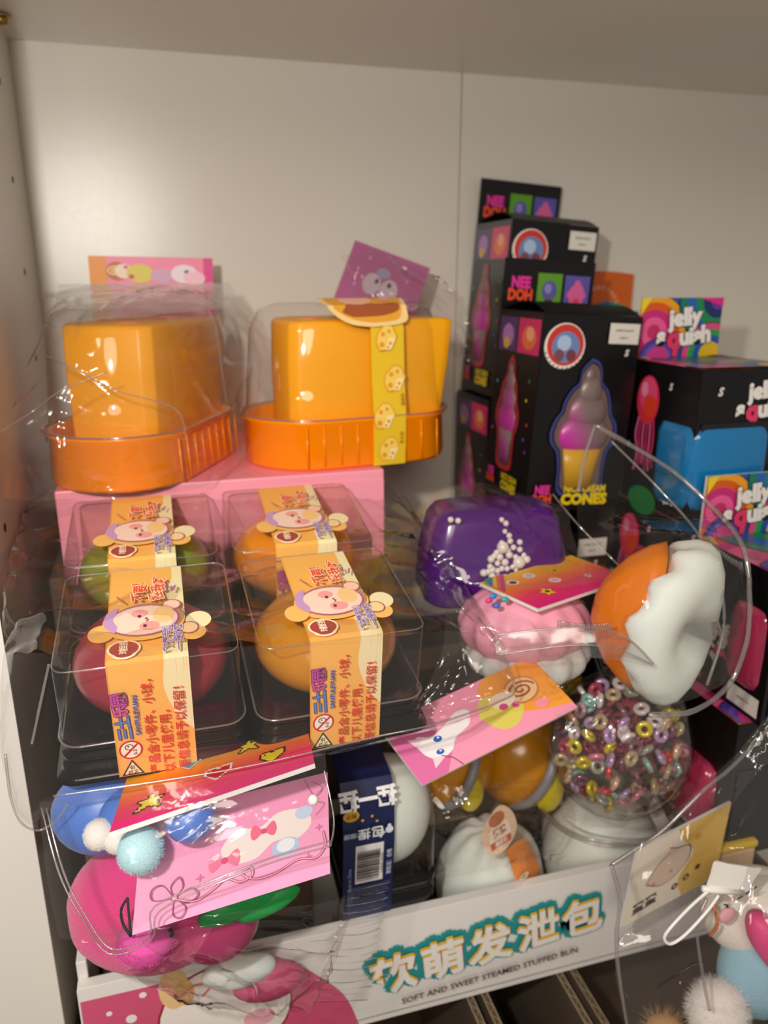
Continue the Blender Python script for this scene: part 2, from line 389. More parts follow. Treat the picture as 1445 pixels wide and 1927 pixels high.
def pack_label():
    a = Art()
    a.rect(0, -36, 142, 0, 'F1B55C')
    a.poly([(142, -36)]+[(142, -31)]+spline([(130, -31), (118, -26), (100, -30), (80, -25.5), (62, -25), (48, -24), (36, -27), (28, -31), (22, -36)], 6)+[(22, -36)], 'ECE0B0')
    a.rect(0, -.5, 142, 0, 'E2A24A')
    # triangle mark
    a.poly([(0.6, -1.4), (0.6, -11.6), (9.6, -6.5)], '20201C'); a.poly([(1.3, -2.6), (1.3, -10.4), (8.2, -6.5)], 'F4E4C0')
    a.text('合', 5.0, -6.5, 2.6, '20201C', .02, PI/2*0); a.text('格证', 2.6, -6.5, 2.5, '20201C', .02, PI/2)
    # not for under threes
    a.ell(15.5, -6.6, 5.3, 'C8202C'); a.ell(15.5, -6.6, 4.5, 'F4EEDC')
    a.text('0-3', 14, -8.6, 2.4, '181818', .02); a.stroke(circ(17.2, -6, 1.5, 1.8, 14), .4, '181818', True); a.ell(17.6, -5.6, .4, '181818')
    a.stroke([(12.2, -3.4), (18.8, -9.8)], .9, 'C8202C')
    # maker's mark
    for tx, x, y, sz, c in (('三', 25.5, -5.5, 7.5, '5A86C8'), ('土', 32, -5, 7, '5A86C8'), ('乐', 38.5, -4.6, 7, 'D0559A'), ('园', 45, -4.4, 7.5, 'C04AA0')):
        a.text(tx, x, y, sz, c, .03, 0.05, out=[('5A2A6A', .035)])
    a.text('SANTULEYUAN', 35.5, -11, 3.2, '3A56A8', .03)
    R_ = 'D23A28'
    a.text('产品含小零件、小球，', 29.5, -17, 5.7, R_, .012)
    a.text('以下儿童使用，', 20, -23.6, 5.7, R_, .012)
    a.text('要信息请予以保留！', 26.5, -30.6, 5.7, R_, .012)
    # badge
    a.ell(70, -8.2, 6.4, 'F8E6C4', 7.4); a.ell(70, -8.2, 5.4, 'A8443C', 6.4)
    a.text('捏捏', 72.4, -8.2, 4.0, 'FBE9CE', .02, PI/2*0); a.text('球', 67.8, -8.2, 4.0, 'FBE9CE', .02)
    ballface(a, 90, 17)
    for k, w in enumerate(('软糯手感', '一捏就爽')):
        a.text(w, 73, -27.5-5*k, 4.6, '7A5CB8', .02, 0, out=[('F6EBD8', .04)])
    for tx, x, y, r in (('不', 109, -15, .1), ('要', 116, -16, 0), ('！', 122, -15, 0), ('捏', 107.5, -23.5, .15), ('我', 114.5, -24.5, 0), ('呀', 121.5, -25.5, -.1)):
        a.text(tx, x, y, 7.4, 'E2542E', .03, r, out=[('FBE8C8', .05)])
    a.stroke([(110, -31), (115, -32.5)], .9, 'A050A0'); a.stroke([(112, -28.5), (117, -29)], .9, 'A050A0'); a.stroke([(103, -8), (109, -4.5)], .9, 'B06068')
    return a
LABEL_ART = pack_label()
def lobed(d): return 1+.012*math.sin(3*d.x+1)*math.cos(2*d.z)
def make_pack():
    t = thing('squishy_ball_pack', 'squishy ball pack', 'toy pack')
    mb = MB(); w, d = PW, PD
    prof = [(0, .004, .003), (.0012, .0055, .001), (.0035, .006, 0), (.0065, .006, -.0002), (.0075, .006, -.0022), (.0095, .006, -.0022), (.0105, .006, -.0006), (.0125, .006, -.0006), (.0135, .006, -.0026),
            (.0155, .006, -.0026), (.0165, .006, -.0012), (.0185, .006, -.0012), (.0192, .006, -.0024)]
    mb.loft([rrect(w+.002+2*g, d+.002+2*g, .009, z, 7) for z, r, g in prof], True, False)
    b = len(prof)
    mb.loft([rrect(w-.002, d-.002, .009, .0192, 7), rrect(w-.012, d-.012, .012, .0185, 7), rrect(w-.022, d-.022, .016, .010, 7)], False, True)
    mb.build('tray', M['blackplastic'], t)
    mb = MB(); mb.loft([rrect(w+.001, d+.001, .010, .0195, 6), rrect(w-.001, d-.001, .010, .0225, 6), rrect(w-.0025, d-.0030, .007, .0590, 6), rrect(w-.0036, d-.0042, .006, .0612, 6), rrect(w-.008, d-.009, .005, .0620, 6)], False, True)
    mb.build('lid', M['clear'], t)
    mb = MB(); mb.tube(rrect(w-.0034, d-.0040, .006, .0612, 6), .00035, 5, True); mb.tube(rrect(w+.0012, d+.0012, .010, .0200, 6), .0006, 5, True); mb.build('lid_edge', M['rim'], t)
    mb = MB(); mb.ell((0, 0, .0335), (.0385, .0385, .0235), 40, 24, lobed); mb.build('ball', M['redball'], t)
    fn, L = path_fn([(-46.5, 0.3), (-42.6, 62.7), (-40, 63.6), (42.5, 63.6)], -0.018)
    put_art('label_band', LABEL_ART, fn, t, 'print', cuts=(L[1], L[2]))
    return t
def copy_thing(t, label=None, loc=None, rot=None, name=None):
    c = t.copy(); COL.objects.link(c); MW[c.name] = MW[t.name]
    if loc is not None: c.location = loc
    if rot is not None: c.rotation_euler = rot
    if label: c['label'] = label
    L, r = c.location, c.rotation_euler
    MW[c.name] = Matrix.Translation(L) @ r.to_matrix().to_4x4()
    for ch in list(t.children):
        q = ch.copy(); COL.objects.link(q); q.parent = c; MW[q.name] = MW[c.name]
        for g in list(ch.children):
            e = g.copy(); COL.objects.link(e); e.parent = q; MW[e.name] = MW[c.name]
    return c
pk = make_pack(); TILT = math.radians(10)
spots = [((-.0165, .380, -.2190), 'dark red squishy ball pack in black tray under the big bag, front left of four', 'redball', 0),
         ((.0735, .377, -.2185), 'dark amber squishy ball pack in black tray, front right of the four under the bag', 'amberball', .02),
         ((-.0185, .4700, -.2030), 'green squishy ball pack behind the dark red one, labelled in orange', 'greenball', 0),
         ((.0725, .4680, -.2025), 'orange squishy ball pack behind the dark amber one, right below the yellow wedge toy', 'orangeball', 0)]
for i, (loc, lab, mt, rz) in enumerate(spots):
    o = pk if i == 0 else copy_thing(pk)
    o.location = loc; o.rotation_euler = (TILT, 0, rz); o['label'] = lab; o['group'] = 'squishy ball packs in the shrink bag'
    MW[o.name] = Matrix.Translation(Vector(loc)) @ o.rotation_euler.to_matrix().to_4x4()
    for ch in o.children:
        if ch.name.startswith('ball'):
            if i: ch.data = ch.data.copy()
            ch.data.materials[0] = M[mt]
# ------------------------------------------------------------------ pink box and stock cartons that carry the pile
pb = thing('pink_box', 'flat pink cardboard box under the two yellow wedge toys', 'box', (-.072, .512, -.196))
MB().box(0, .219, 0, .17, 0, .065).build('box_body', M['pinkbox'], pb, smooth=False, bevel=.0012)
MB().box(.0005, .2185, -.0006, .0006, .004, .058).build('front_flap', M['pinkbox'], pb, smooth=False)
def stock(name, lab, x0, x1, y0, y1, z0, z1, m='kraft'):
    t = thing(name, lab, 'carton', (x0, y0, z0))
    MB().box(0, x1-x0, 0, y1-y0, 0, z1-z0).build('carton_body', M[m], t, smooth=False, bevel=.0015)
    MB().box(.0, x1-x0, (y1-y0)/2-.02, (y1-y0)/2+.02, z1-z0, z1-z0+.0003).build('tape', M['kraftedge'], t, smooth=False)
    return t
stock('stock_carton', 'brown stock carton standing under the flat pink box', -.085, .15, .53, .715, -.62, -.1965)
stock('stock_carton', 'brown stock carton under the black ice cream toy boxes', .16, .345, .53, .715, -.62, -.347)
stock('stock_carton', 'brown stock carton under the blue jelly toy box', .392, .47, .46, .715, -.62, -.2835)
# ------------------------------------------------------------------ yellow wedge (cheese) toys
def stadium(w, d, z, n=12, sx=1.0, ox=0.0):
    r = d/2; pts = []
    for i in range(n+1):
        a = -PI/2+PI*i/n; pts.append(Vector((ox+(w/2-r)*sx+r*.8*math.cos(a), r*math.sin(a), z)))
    for i in range(n+1):
        a = PI/2+PI*i/n; pts.append(Vector((ox-(w/2-r)*sx+r*1.0*math.cos(a), r*math.sin(a), z)))
    return pts
def wedge_band():
    a = Art(); Lw = 196
    a.rect(0, -25, Lw, 0, 'E6C020')
    def wedge(s, t, k=1.0):
        q = lambda x, y: (s+x*k, -(t+y*k))
        o = 'E09A10'; body = [q(*p) for p in [(-10, -6), (-9, 4), (1, 9), (9, 5), (10, -1), (3, -8), (-4, -9)]]
        a.poly(body, o); a.poly([((x-s)*.9+s, (y+t)*.9-t) for x, y in body], 'F4CE62')
        a.poly([q(*p) for p in [(-9, 3.6), (0, 8), (0, 2), (-9, -1)]], 'F8E0A0')
        for x, y, r in ((-5, -4, 2), (3, -3, 1.7), (5, 2, 1.4), (-4, 3, 1.3), (-7, 1, 1)): a.ell(*q(x, y), r*k, o)
    wedge(12, 12, .9); wedge(36, 8, .95); wedge(62, 17, .95); wedge(90, 11, .9)
    a.text('芝士块', 20, -21, 3, 'C07A10', .02); a.text('捏捏乐', 47, -22, 3, 'C07A10', .02)
    # die-cut picture on top
    a.poly([(x, -y) for x, y in spline([(97, 2), (99, -14), (106, -26), (118, -34), (132, -30), (142, -20), (146, -4), (144, 14), (146, 26), (132, 30), (112, 28), (100, 26), (97, 2)], 5)], 'F0D08C')
    a.poly([(x, -y) for x, y in spline([(100, 2), (103, -14), (112, -27), (124, -29), (138, -18), (141, 0), (139, 18), (128, 27), (110, 24), (102, 20), (100, 2)], 5)], 'E3A22E')
    a.poly([(x, -y) for x, y in spline([(104, -12), (108, -20), (113, -10), (112, 8), (114, 20), (109, 22), (105, 10), (104, -12)], 5)], 'A0522A')
    a.ell(118, 8, 7, 'F2B49A', 12); a.ell(127, -4, 6, 'F6D9A8', 9); a.ell(120, -14, 4, 'EE9C92', 5)
    return a
WBAND = wedge_band()
def wedge_toy(lab, loc, rz, band=True):
    t = thing('wedge_toy', lab, 'toy pack', loc, (0, 0, rz), 'yellow cheese wedge toys on the pink box')
    mb = MB(); W_, D_ = .164, .096
    mb.loft([stadium(W_-.004, D_-.004, 0), stadium(W_, D_, .0025), stadium(W_-.003, D_-.003, .031), stadium(W_+.003, D_+.003, .0335), stadium(W_+.003, D_+.003, .0355),
             stadium(W_-.006, D_-.006, .0355), stadium(W_-.012, D_-.012, .020), stadium(W_-.022, D_-.022, .0185)])
    for i in range(9):
        x = -.05+.0125*i; mb.tube([(x, -D_/2-.0002, .003), (x, -D_/2+.0012, .031)], .0007, 6)
    mb.build('base_tray', M['orangetray'], t)
    # wedge block
    pl = [(-.058, -.030), (-.052, -.037), (-.030, -.0385), (.052, -.039), (.060, -.036), (.060, -.028), (.046, .030), (.038, .036), (-.044, .034), (-.056, .026), (-.060, 0)]
    def ring(z, s, dx=0): return [Vector((x*s+dx+(.006*(z-.02)/.06 if x > .03 else -.002*(z-.02)/.06*(-1)), y*s*.93, z)) for x, y in pl]
    mb = MB(); mb.loft([ring(.018, .93), ring(.020, .97), ring(.040, .98), ring(.070, 1.0), ring(.0985, 1.0), ring(.1015, .975), ring(.1025, .90)])
    o = mb.build('wedge_block', M['cheese'], t, bevel=.002)
    for x, y, r in ((-.035, -.012, .009), (0, .010, .007), (.03, -.01, .010)):
        mb = MB(); mb.ell((x, y, .1025), (r, r, .0012), 18, 8); mb.build('hole_dimple', M['orangetray'], t)
    mb = MB(); mb.loft([stadium(W_+.005, D_+.005, .0357), stadium(W_-.004, D_-.003, .0375), stadium(W_-.008, D_-.007, .060), stadium(W_-.014, D_-.010, .095), stadium(W_-.028, D_-.018, .1085), stadium(W_-.050, D_-.034, .1125)], False, True)
    mb.build('lid', M['clear'], t)
    mb = MB(); mb.tube(stadium(W_+.005, D_+.005, .0362, 16), .0007, 6, True); mb.build('lid_rim', M['rim'], t)
    if band:
        fn, L = path_fn([(-49.5, 0.5), (-50.6, 35), (-47, 61), (-45.0, 96), (-40.4, 110), (-31, 113.8), (30, 113.8), (40, 107)], -.0015)
        put_art('label_band', WBAND, fn, t, 'print', cuts=tuple(L[1:-1]))
    return t
wedge_toy('yellow cheese wedge squishy in orange tray with yellow printed band, right of the bagged one', (.137, .5700, -.1308), math.radians(7))
wedge_toy('yellow cheese wedge squishy in orange tray without a band, inside the tall plastic bag', (-.013, .572, -.1308), math.radians(64), band=False)
# ------------------------------------------------------------------ black ice cream toy boxes
def blob_out(cx, cy, w, h, k=1.0):        # outline of a swirled ice cream cone
    p = [(0, .5), (.10, .47), (.15, .40), (.17, .33), (.26, .27), (.31, .18), (.34, .10), (.42, .03), (.44, -.06), (.40, -.13), (.34, -.18), (.32, -.3), (.27, -.5), (-.24, -.5), (-.30, -.3), (-.34, -.18), (-.42, -.12), (-.45, -.04), (-.40, .06), (-.33, .12), (-.30, .2), (-.22, .28), (-.14, .33), (-.12, .42)]
    return spline([(cx+x*w*k, cy+y*h*(k*.5+.5)) for x, y in p]+[(cx, cy+.5*h*(k*.5+.5))], 4)
def twotone(a, l1, l2, x, y, sz):
    a.text(l1, x, y+sz*.42, sz, 'E0349A', .05, sx=.8, out=[('5A0A30', .03)]); a.text(l2, x, y-sz*.40, sz, 'E8502A', .05, sx=.8, out=[('5A0A10', .03)])
def header_art(w, h):
    a = Art(); a.rect(0, 0, w, h, '0E0C10')
    twotone(a, 'NEE', 'DOH', w*.19, h*.40, h*.30)
    a.rect(w*.37, h*.06, w*.64, h*.74, '5E9A28'); a.ell(w*.505, h*.40, w*.085, '5A5A9A', h*.2); a.ell(w*.49, h*.44, w*.04, '8A86C8', h*.1); a.rect(w*.46, h*.06, w*.55, h*.22, '4A2E28')
    a.rect(w*.67, h*.04, w*.95, h*.72, '5A55A8'); a.poly(blob_out(w*.81, h*.36, w*.24, h*.56), 'D8609A'); a.poly([(w*.77, h*.26), (w*.85, h*.26), (w*.81, h*.06)], 'C84848')
    return a
def front_art(w, h):
    a = Art(); a.rect(0, 0, w, h, '0D0C0F')
    a.ell(w*.23, h*.845, w*.205, 'E9E2DC'); a.ell(w*.235, h*.85, w*.185, 'C8382C'); a.ell(w*.24, h*.84, w*.14, '6A86B8'); a.ell(w*.22, h*.86, w*.07, 'A8C0E0'); a.ell(w*.30, h*.80, w*.05, '7A3A48', h*.03); a.ell(w*.18, h*.80, w*.05, '7A4A58', h*.03)
    for i in range(15):
        t = math.radians(200+i*13.5); a.rect(w*.232+w*.198*math.cos(t)-.5, h*.847+w*.198*math.sin(t)-.6, w*.232+w*.198*math.cos(t)+.5, h*.847+w*.198*math.sin(t)+.6, '141014')
    a.rect(w*.66, h*.865, w*.97, h*.965, 'DAD6CE'); a.text('SUPER SQUISHY', w*.815, h*.93, 2.2, '3A3A3A', .02); a.text('AGES 3+', w*.815, h*.895, 2.0, '3A3A3A', .02)
    a.text('S', w*.86, h*.82, 6.5, 'D8D4D0', .05, shear=.2)
    a.poly(blob_out(w*.52, h*.44, w*.70, h*.66, 1.13), '3F4488'); a.poly(blob_out(w*.52, h*.44, w*.70, h*.66, 1.04), '15131A'); a.poly(blob_out(w*.52, h*.44, w*.70, h*.66, .98), '6E5A58')
    twotone(a, 'NEE', 'DOH', w*.15, h*.09, h*.06)
    a.text('NICE CREAM', w*.60, h*.118, h*.05, 'E8C81A', .05, sx=.85); a.text('CONES', w*.60, h*.062, h*.078, 'F0D010', .06, sx=1.05)
    return a
def side_art(w, h):
    a = Art(); a.rect(0, 0, w, h, '0D0C0F')
    a.rect(w*.06, h*.79, w*.46, h*.965, '54346E'); a.ell(w*.26, h*.87, w*.13, 'B07AC0', h*.06); a.ell(w*.24, h*.83, w*.07, 'D8B030', h*.03)
    a.rect(w*.50, h*.79, w*.97, h*.965, 'D02A68'); a.ell(w*.74, h*.87, w*.15, 'E8703A', h*.06); a.ell(w*.76, h*.89, w*.08, 'F0A880', h*.035)
    a.poly(blob_out(w*.42, h*.47, w*.62, h*.60), 'C02A30'); a.poly(blob_out(w*.42, h*.47, w*.52, h*.56), '6A3A44')
    for x, y, c in ((.82, .56, 'E8D020'), (.88, .44, 'D84030'), (.84, .36, '4A6AD0'), (.9, .30, '8A3AB0'), (.12, .62, '3AB0C0'), (.1, .36, 'D040A0'), (.86, .66, '3A8A40')): a.ell(w*x, h*y, 1.4, c, n=7)
    twotone(a, 'NEE', 'DOH', w*.17, h*.10, h*.055); a.text('NICE CREAM', w*.62, h*.125, h*.045, 'E0C018', .05, sx=.72); a.text('CONES', w*.62, h*.075, h*.065, 'E8CC18', .06, sx=.85)
    return a
FA, SA, HA = front_art(82, 150), side_art(78, 150), header_art(82, 40)
def cone_mesh(mb_i, mb_c, o, w, h, dy, ax=(1, 0, 0), an=(0, -1, 0)):
    """half-round swirled cone bulging out of a window"""
    o = Vector(o); ax = Vector(ax); an = Vector(an); up = Vector((0, 0, 1))
    def bl(mb, cx, cz, rx, rz, d):
        Mx = Matrix((ax, an, up)).transposed(); mb.ell(o+ax*(cx*w)+up*(cz*h), (rx*w, d, rz*h), 20, 12, None, Mx)
    bl(mb_i, 0, -.06, .40, .17, dy); bl(mb_i, .02, .12, .30, .16, dy*.9); bl(mb_i, .03, .28, .18, .14, dy*.75); bl(mb_i, 0, .40, .08, .08, dy*.5)
    mb_c.loft([[o+ax*(r*w*math.cos(a))+an*(abs(dy*.8*math.sin(a)))*1+up*(z*h) for a in [PI*i/10 for i in range(11)]] for z, r in ((-.48, .22), (-.30, .27), (-.17, .31))])
M['scoop'] = mat('pink_grey_gel', 'B8607A', 0.3, Subsurface_Weight=0.3, Subsurface_Scale=0.2)
nt = M['scoop'].node_tree; g_ = nt.nodes.new('ShaderNodeTexGradient'); cr_ = nt.nodes.new('ShaderNodeValToRGB'); tc_ = nt.nodes.new('ShaderNodeTexCoord'); mp_ = nt.nodes.new('ShaderNodeMapping')
mp_.inputs['Rotation'].default_value = (0, math.radians(-30), 0); mp_.inputs['Location'].default_value = (-.1, 0, -.35); mp_.inputs['Scale'].default_value = (16, 1, 9)
cr_.color_ramp.elements[0].color = (*lin('D838A0'), 1); cr_.color_ramp.elements[1].color = (*lin('8A706C'), 1); cr_.color_ramp.elements[0].position = .25; cr_.color_ramp.elements[1].position = .7
nt.links.new(tc_.outputs['Generated'], g_.inputs['Vector'])
mp_.inputs['Scale'].default_value = (1, 1, 1)
nt.links.new(tc_.outputs['Generated'], mp_.inputs['Vector']); nt.links.new(mp_.outputs['Vector'], g_.inputs['Vector'])
mp_.inputs['Rotation'].default_value = (0, math.radians(40), 0); mp_.inputs['Location'].default_value = (0, 0, 0)
nt.links.new(g_.outputs['Fac'], cr_.inputs['Fac']); nt.links.new(cr_.outputs['Color'], nt.nodes['Principled BSDF'].inputs['Base Color'])
M['cone'] = mat('yellow_cone_gel', 'D0A030', 0.35)
CW, CD, CH = .082, .078, .150
def make_cone_box():
    t = thing('ice_cream_toy_box', 'black box', 'toy box', group='black ice cream cone toy boxes')
    MB().box(0, CW, 0, CD, 0, CH).build('box_body', M['blackcard'], t, smooth=False, bevel=.0008)
    put_art('front_print', FA, plane_fn((0, -.0001, 0), (1, 0, 0), (0, 0, 1)), t, 'gprint')
    put_art('side_print', SA, plane_fn((-.0001, CD, 0), (0, -1, 0), (0, 0, 1)), t, 'gprint')
    hf = MB().box(0, CW, CD-.0012, CD-.0002, CH+.0005, CH+.040).build('header_flap', M['blackcard'], t, smooth=False)
    put_art('header_print', HA, plane_fn((0, CD-.0013, CH), (1, 0, 0), (0, 0, 1)), hf, 'gprint')
    a, b = MB(), MB(); cone_mesh(a, b, (CW*.52, -.0004, CH*.44), CW*.68, CH*.64, .007)
    a.build('ice_cream_scoop', M['scoop'], t); b.build('waffle_cone', M['cone'], t)
    a, b = MB(), MB(); cone_mesh(a, b, (-.0004, CD*.58, CH*.47), CD*.50, CH*.54, .003, (0, -1, 0), (-1, 0, 0))
    a.build('side_scoop', M['scoop'], t); b.build('side_cone', M['scoop'], t)
    mb = MB(); n = 10
    mb.loft([[Vector((x, y, z)) for x in (.001, CW-.001)] for y, z in [(.001+(CD-.003)*i/n, CH+.0003+.010*math.sin(PI*i/n)*(.4+.6*(1-i/n))) for i in range(n+1)]], False, False)
    mb.f = [f for f in mb.f]; mb.build('lid_flap', M['blackcard'], t)
    return t
cb = make_cone_box(); RL = math.radians(3.0)
cspots = [((.2625, .520, -.1745), 'black ice cream cone toy box in front, next to the jellyfish toy box', RL, 0),
          ((.2825, .630, -.1030), 'black ice cream cone toy box at the top back against the wall', RL*1.3, 0),
          ((.2780, .630, -.2560), 'black ice cream cone toy box at the back, underneath the topmost one', 0.0, 0),
          ((.2560, .520, -.3460), 'black ice cream cone toy box low down, behind the purple pearl toy', 0.01, 0)]
for i, (loc, lab, ry, rz) in enumerate(cspots):
    o = cb if i == 0 else copy_thing(cb)
    o.location = loc; o.rotation_euler = (0, ry, rz); o['label'] = lab
    if i >= 2:
        for ch in list(o.children):
            if ch.name.startswith(('header', 'lid_flap')):
                for g in list(ch.children): bpy.data.objects.remove(g)
                bpy.data.objects.remove(ch)
# ------------------------------------------------------------------ jelly toy boxes
def waves(a, w, h):
    a.rect(0, 0, w, h, '2A5AB0')
    for cx, cy, R, cs in ((.18, .45, .62, ('E8A020', 'D85A20', 'C82A7A', 'E85A9A', 'C0306A')), (.95, .95, .75, ('1A7A6A', '2A62B8', '1A8A50', '20306A', '6A3AA0')), (.9, .05, .55, ('D84A8A', '2A9A50', '2A50A8', 'D8B820')), (.25, .0, .35, ('4A3A9A', '6A50B0', 'C83A8A'))):
        for i, c in enumerate(cs): 
            r = R*h*(1-i*.2); p = [(min(max(x, 0), w), min(max(y, 0), h)) for x, y in circ(cx*w, cy*h, r*1.05, r, 40)]
            a.poly(p, '101828') if i == 0 else None
            p = [(min(max(x, 0), w), min(max(y, 0), h)) for x, y in circ(cx*w, cy*h, r*1.02, r*.97, 40)]; a.poly(p, c)
    a.poly([(0, h*.72), (w*.12, h), (0, h)], 'E8D030'); a.poly([(w*.7, h), (w, h), (w, h*.85)], 'D82A8A')
def jelly_title(a, x, y, s, rot=0, under='101014'):
    c, d = math.cos(rot), math.sin(rot)
    def T(tx, dx, dy, k, col, r=0): a.text(tx, x+(dx*c-dy*d)*s, y+(dx*d+dy*c)*s, s*k, col, .06, rot+r, out=[(under, .05)])
    T('jelly', .05, .42, 1.05, 'EDEAE6', .08); T('s', -1.15, -.42, 1.1, 'EDEAE6'); T('q', -.45, -.5, 1.35, 'E03A6A', -.15); T('uish', .65, -.40, 1.05, 'EDEAE6', .1)
def jheader(w, h):
    a = Art(); waves(a, w, h); jelly_title(a, w*.53, h*.52, h*.37); return a
def jelly_front(w, h, jy=.56):
    a = Art(); a.rect(0, 0, w, h, '0C0B0E'); jelly_title(a, w*.66, h*.80, h*.14); a.rect(w*.05, h*.04, w*.95, h*.66, '1A1A22'); a.text('S', w*.2, h*.86, 8, 'D8D4D0', .05, shear=.2); return a
def jelly_side(w, h, fish=True):
    a = Art(); a.rect(0, 0, w, h, '0C0B0E')
    if fish:
        for k in range(6):
            x = w*(.16+.045*k); a.stroke(spline([(x+2, h*.62), (x-1+k, h*.48), (x+3, h*.36), (x+k*1.2, h*(.22+.03*(k % 3)))], 6), 2.2, 'C8386A' if k % 2 else 'E0649A')
        a.ell(w*.30, h*.74, w*.17, 'D8304A', h*.17); a.ell(w*.30, h*.78, w*.13, 'E84A80', h*.12); a.ell(w*.34, h*.70, w*.10, 'E0402A', h*.08); a.ell(w*.24, h*.81, w*.05, 'F090B0', h*.05)
        a.text('S', w*.62, h*.86, 7, 'D8D4D0', .05, shear=.2); a.ell(w*.06, h*.40, 2.2, '2AC07A'); a.ell(w*.06, h*.39, 1.2, 'D8F0D8'); a.ell(w*.36, h*.03, w*.22, '1F7A3A', h*.10)
        a.text('squish', w*.74, h*.10, 6, 'EDEAE6', .06)
    else:
        jelly_title(a, w*.40, h*.40, h*.115, 1.1); a.stroke([(2, h*.13), (20, h*.03)], 1.5, '9A3AB0'); a.stroke([(4, h*.16), (22, h*.05)], 1.5, 'E8C030'); a.stroke([(6, h*.19), (24, h*.07)], 1.5, 'E0502A')
        a.rect(w*.62, h*.04, w*.97, h*.17, 'DAD6CE'); a.text('AGES 3+', w*.8, h*.105, 3, '303030', .02)
    return a
def rblob(mb, cx, cy, cz, wx, wy, wz, r):
    mb.loft([[Vector((cx, cy, cz))+Vector((p.x, p.y, 0))*1+Vector((0, 0, z)) for p in rrect(wx-2*g, wy-2*g, max(r-g*.5, .002), 0, 6)] for z, g in
             ((-wz/2, r*.7), (-wz/2+r*.3, r*.2), (-wz/2+r, 0), (0, -.0004), (wz/2-r, 0), (wz/2-r*.3, r*.2), (wz/2, r*.7))])
def jelly_box(lab, loc, rz, w, d, h, gel, gelrange, fish, flap=True, flaph=.046):
    t = thing('jelly_toy_box', lab, 'toy box', loc, (0, 0, rz), 'black jelly squishy toy boxes')
    MB().box(0, w, 0, d, 0, h).build('box_body', M['blackcard'], t, smooth=False, bevel=.0008)
    W_, D_, H_ = w*1000, d*1000, h*1000
    put_art('front_print', jelly_front(W_, H_), plane_fn((0, -.0001, 0), (1, 0, 0), (0, 0, 1)), t, 'gprint')
    put_art('side_print', jelly_side(D_, H_, fish), plane_fn((-.0001, d, 0), (0, -1, 0), (0, 0, 1)), t, 'gprint')
    a = Art(); waves(a, W_, D_); put_art('top_print', a, plane_fn((0, 0, h+.0001), (1, 0, 0), (0, 1, 0)), t, 'gprint')
    if flap:
        hf = MB().box(0, w*.92, d-.0022, d-.0003, h+.0006, h+flaph).build('header_flap', M['whitecard'], t, smooth=False)
        put_art('header_print', jheader(w*920, flaph*1000), plane_fn((0, d-.0023, h), (1, 0, 0), (0, 0, 1)), hf, 'gprint')
    x0, x1, y0, y1, z0, z1 = gelrange
    mb = MB(); rblob(mb, (x0+x1)/2, (y0+y1)/2, (z0+z1)/2, x1-x0, y1-y0, z1-z0, .010); mb.build('gel_toy', M[gel], t)
    return t
jelly_box('black jelly toy box with a blue cube, its side printed with a red jellyfish', (.357, .452, -.1715), 0, .080, .082, .110, 'bluejelly', (-.003, .066, -.003, .044, .006, .072), True)
jelly_box('black jelly toy box with lumpy pink toy, standing in front of the blue cube box', (.362, .360, -.2850), 0, .080, .082, .105, 'pinkjelly', (-.004, .07, .004, .040, .018, .080), False)
jelly_box('black jelly toy box with crimson toy, lowest at the right edge', (.352, .367, -.3960), 0, .085, .083, .1095, 'pinkjelly', (-.010, .06, .012, .066, .010, .066), False, flap=False)
jelly_box('black jelly toy box with pink toy, hidden mostly under the blue cube box', (.357, .462, -.2825), 0, .080, .078, .1095, 'pinkjelly', (-.003, .05, .006, .05, .02, .08), True, flap=False)
t = thing('orange_header_box', 'orange topped jelly toy box against the wall, behind the black cone box', 'toy box', (.386, .640, -.128), group='black jelly squishy toy boxes')
MB().box(0, .080, 0, .070, 0, .095).build('box_body', M['blackcard'], t, smooth=False)
mb = MB(); ar = circ(.038, -.10, .140, .140, 10, math.radians(74.5), math.radians(105.5)); top = [Vector((x, .0, z)) for x, z in ar]
vs = [Vector((ar[0][0], 0, 0)), Vector((ar[-1][0], 0, 0))]
a = Art(); a.poly([(0, 0), (78, 0), (78, 36)]+[(78-7.8*i, 36+3*math.sin(PI*i/10)) for i in range(1, 10)]+[(0, 36)], 'D2601C')
for i in range(11):
    q = math.radians(160-14*i); a.text('SQUISHYTOYS'[i], 39+22*math.cos(q), 3+20*math.sin(q), 5, 'E8B890', .05, q-PI/2)
a.ell(14, 2, 16, 'D8B020', 8); a.ell(50, 2, 18, '1A6A9A', 8); a.ell(60, 2, 14, '2A9A60', 6)
hf = MB().box(0, .078, .068, .0695, .0952, .131).build('header_flap', M['orangetray'], t, smooth=False)
put_art('header_print', a, plane_fn((0, .0678, .0945), (1, 0, 0), (0, 0, 1)), hf, 'gprint')
stock('stock_carton', 'brown stock carton under the orange topped box', .38, .475, .6, .715, -.2825, -.1285)
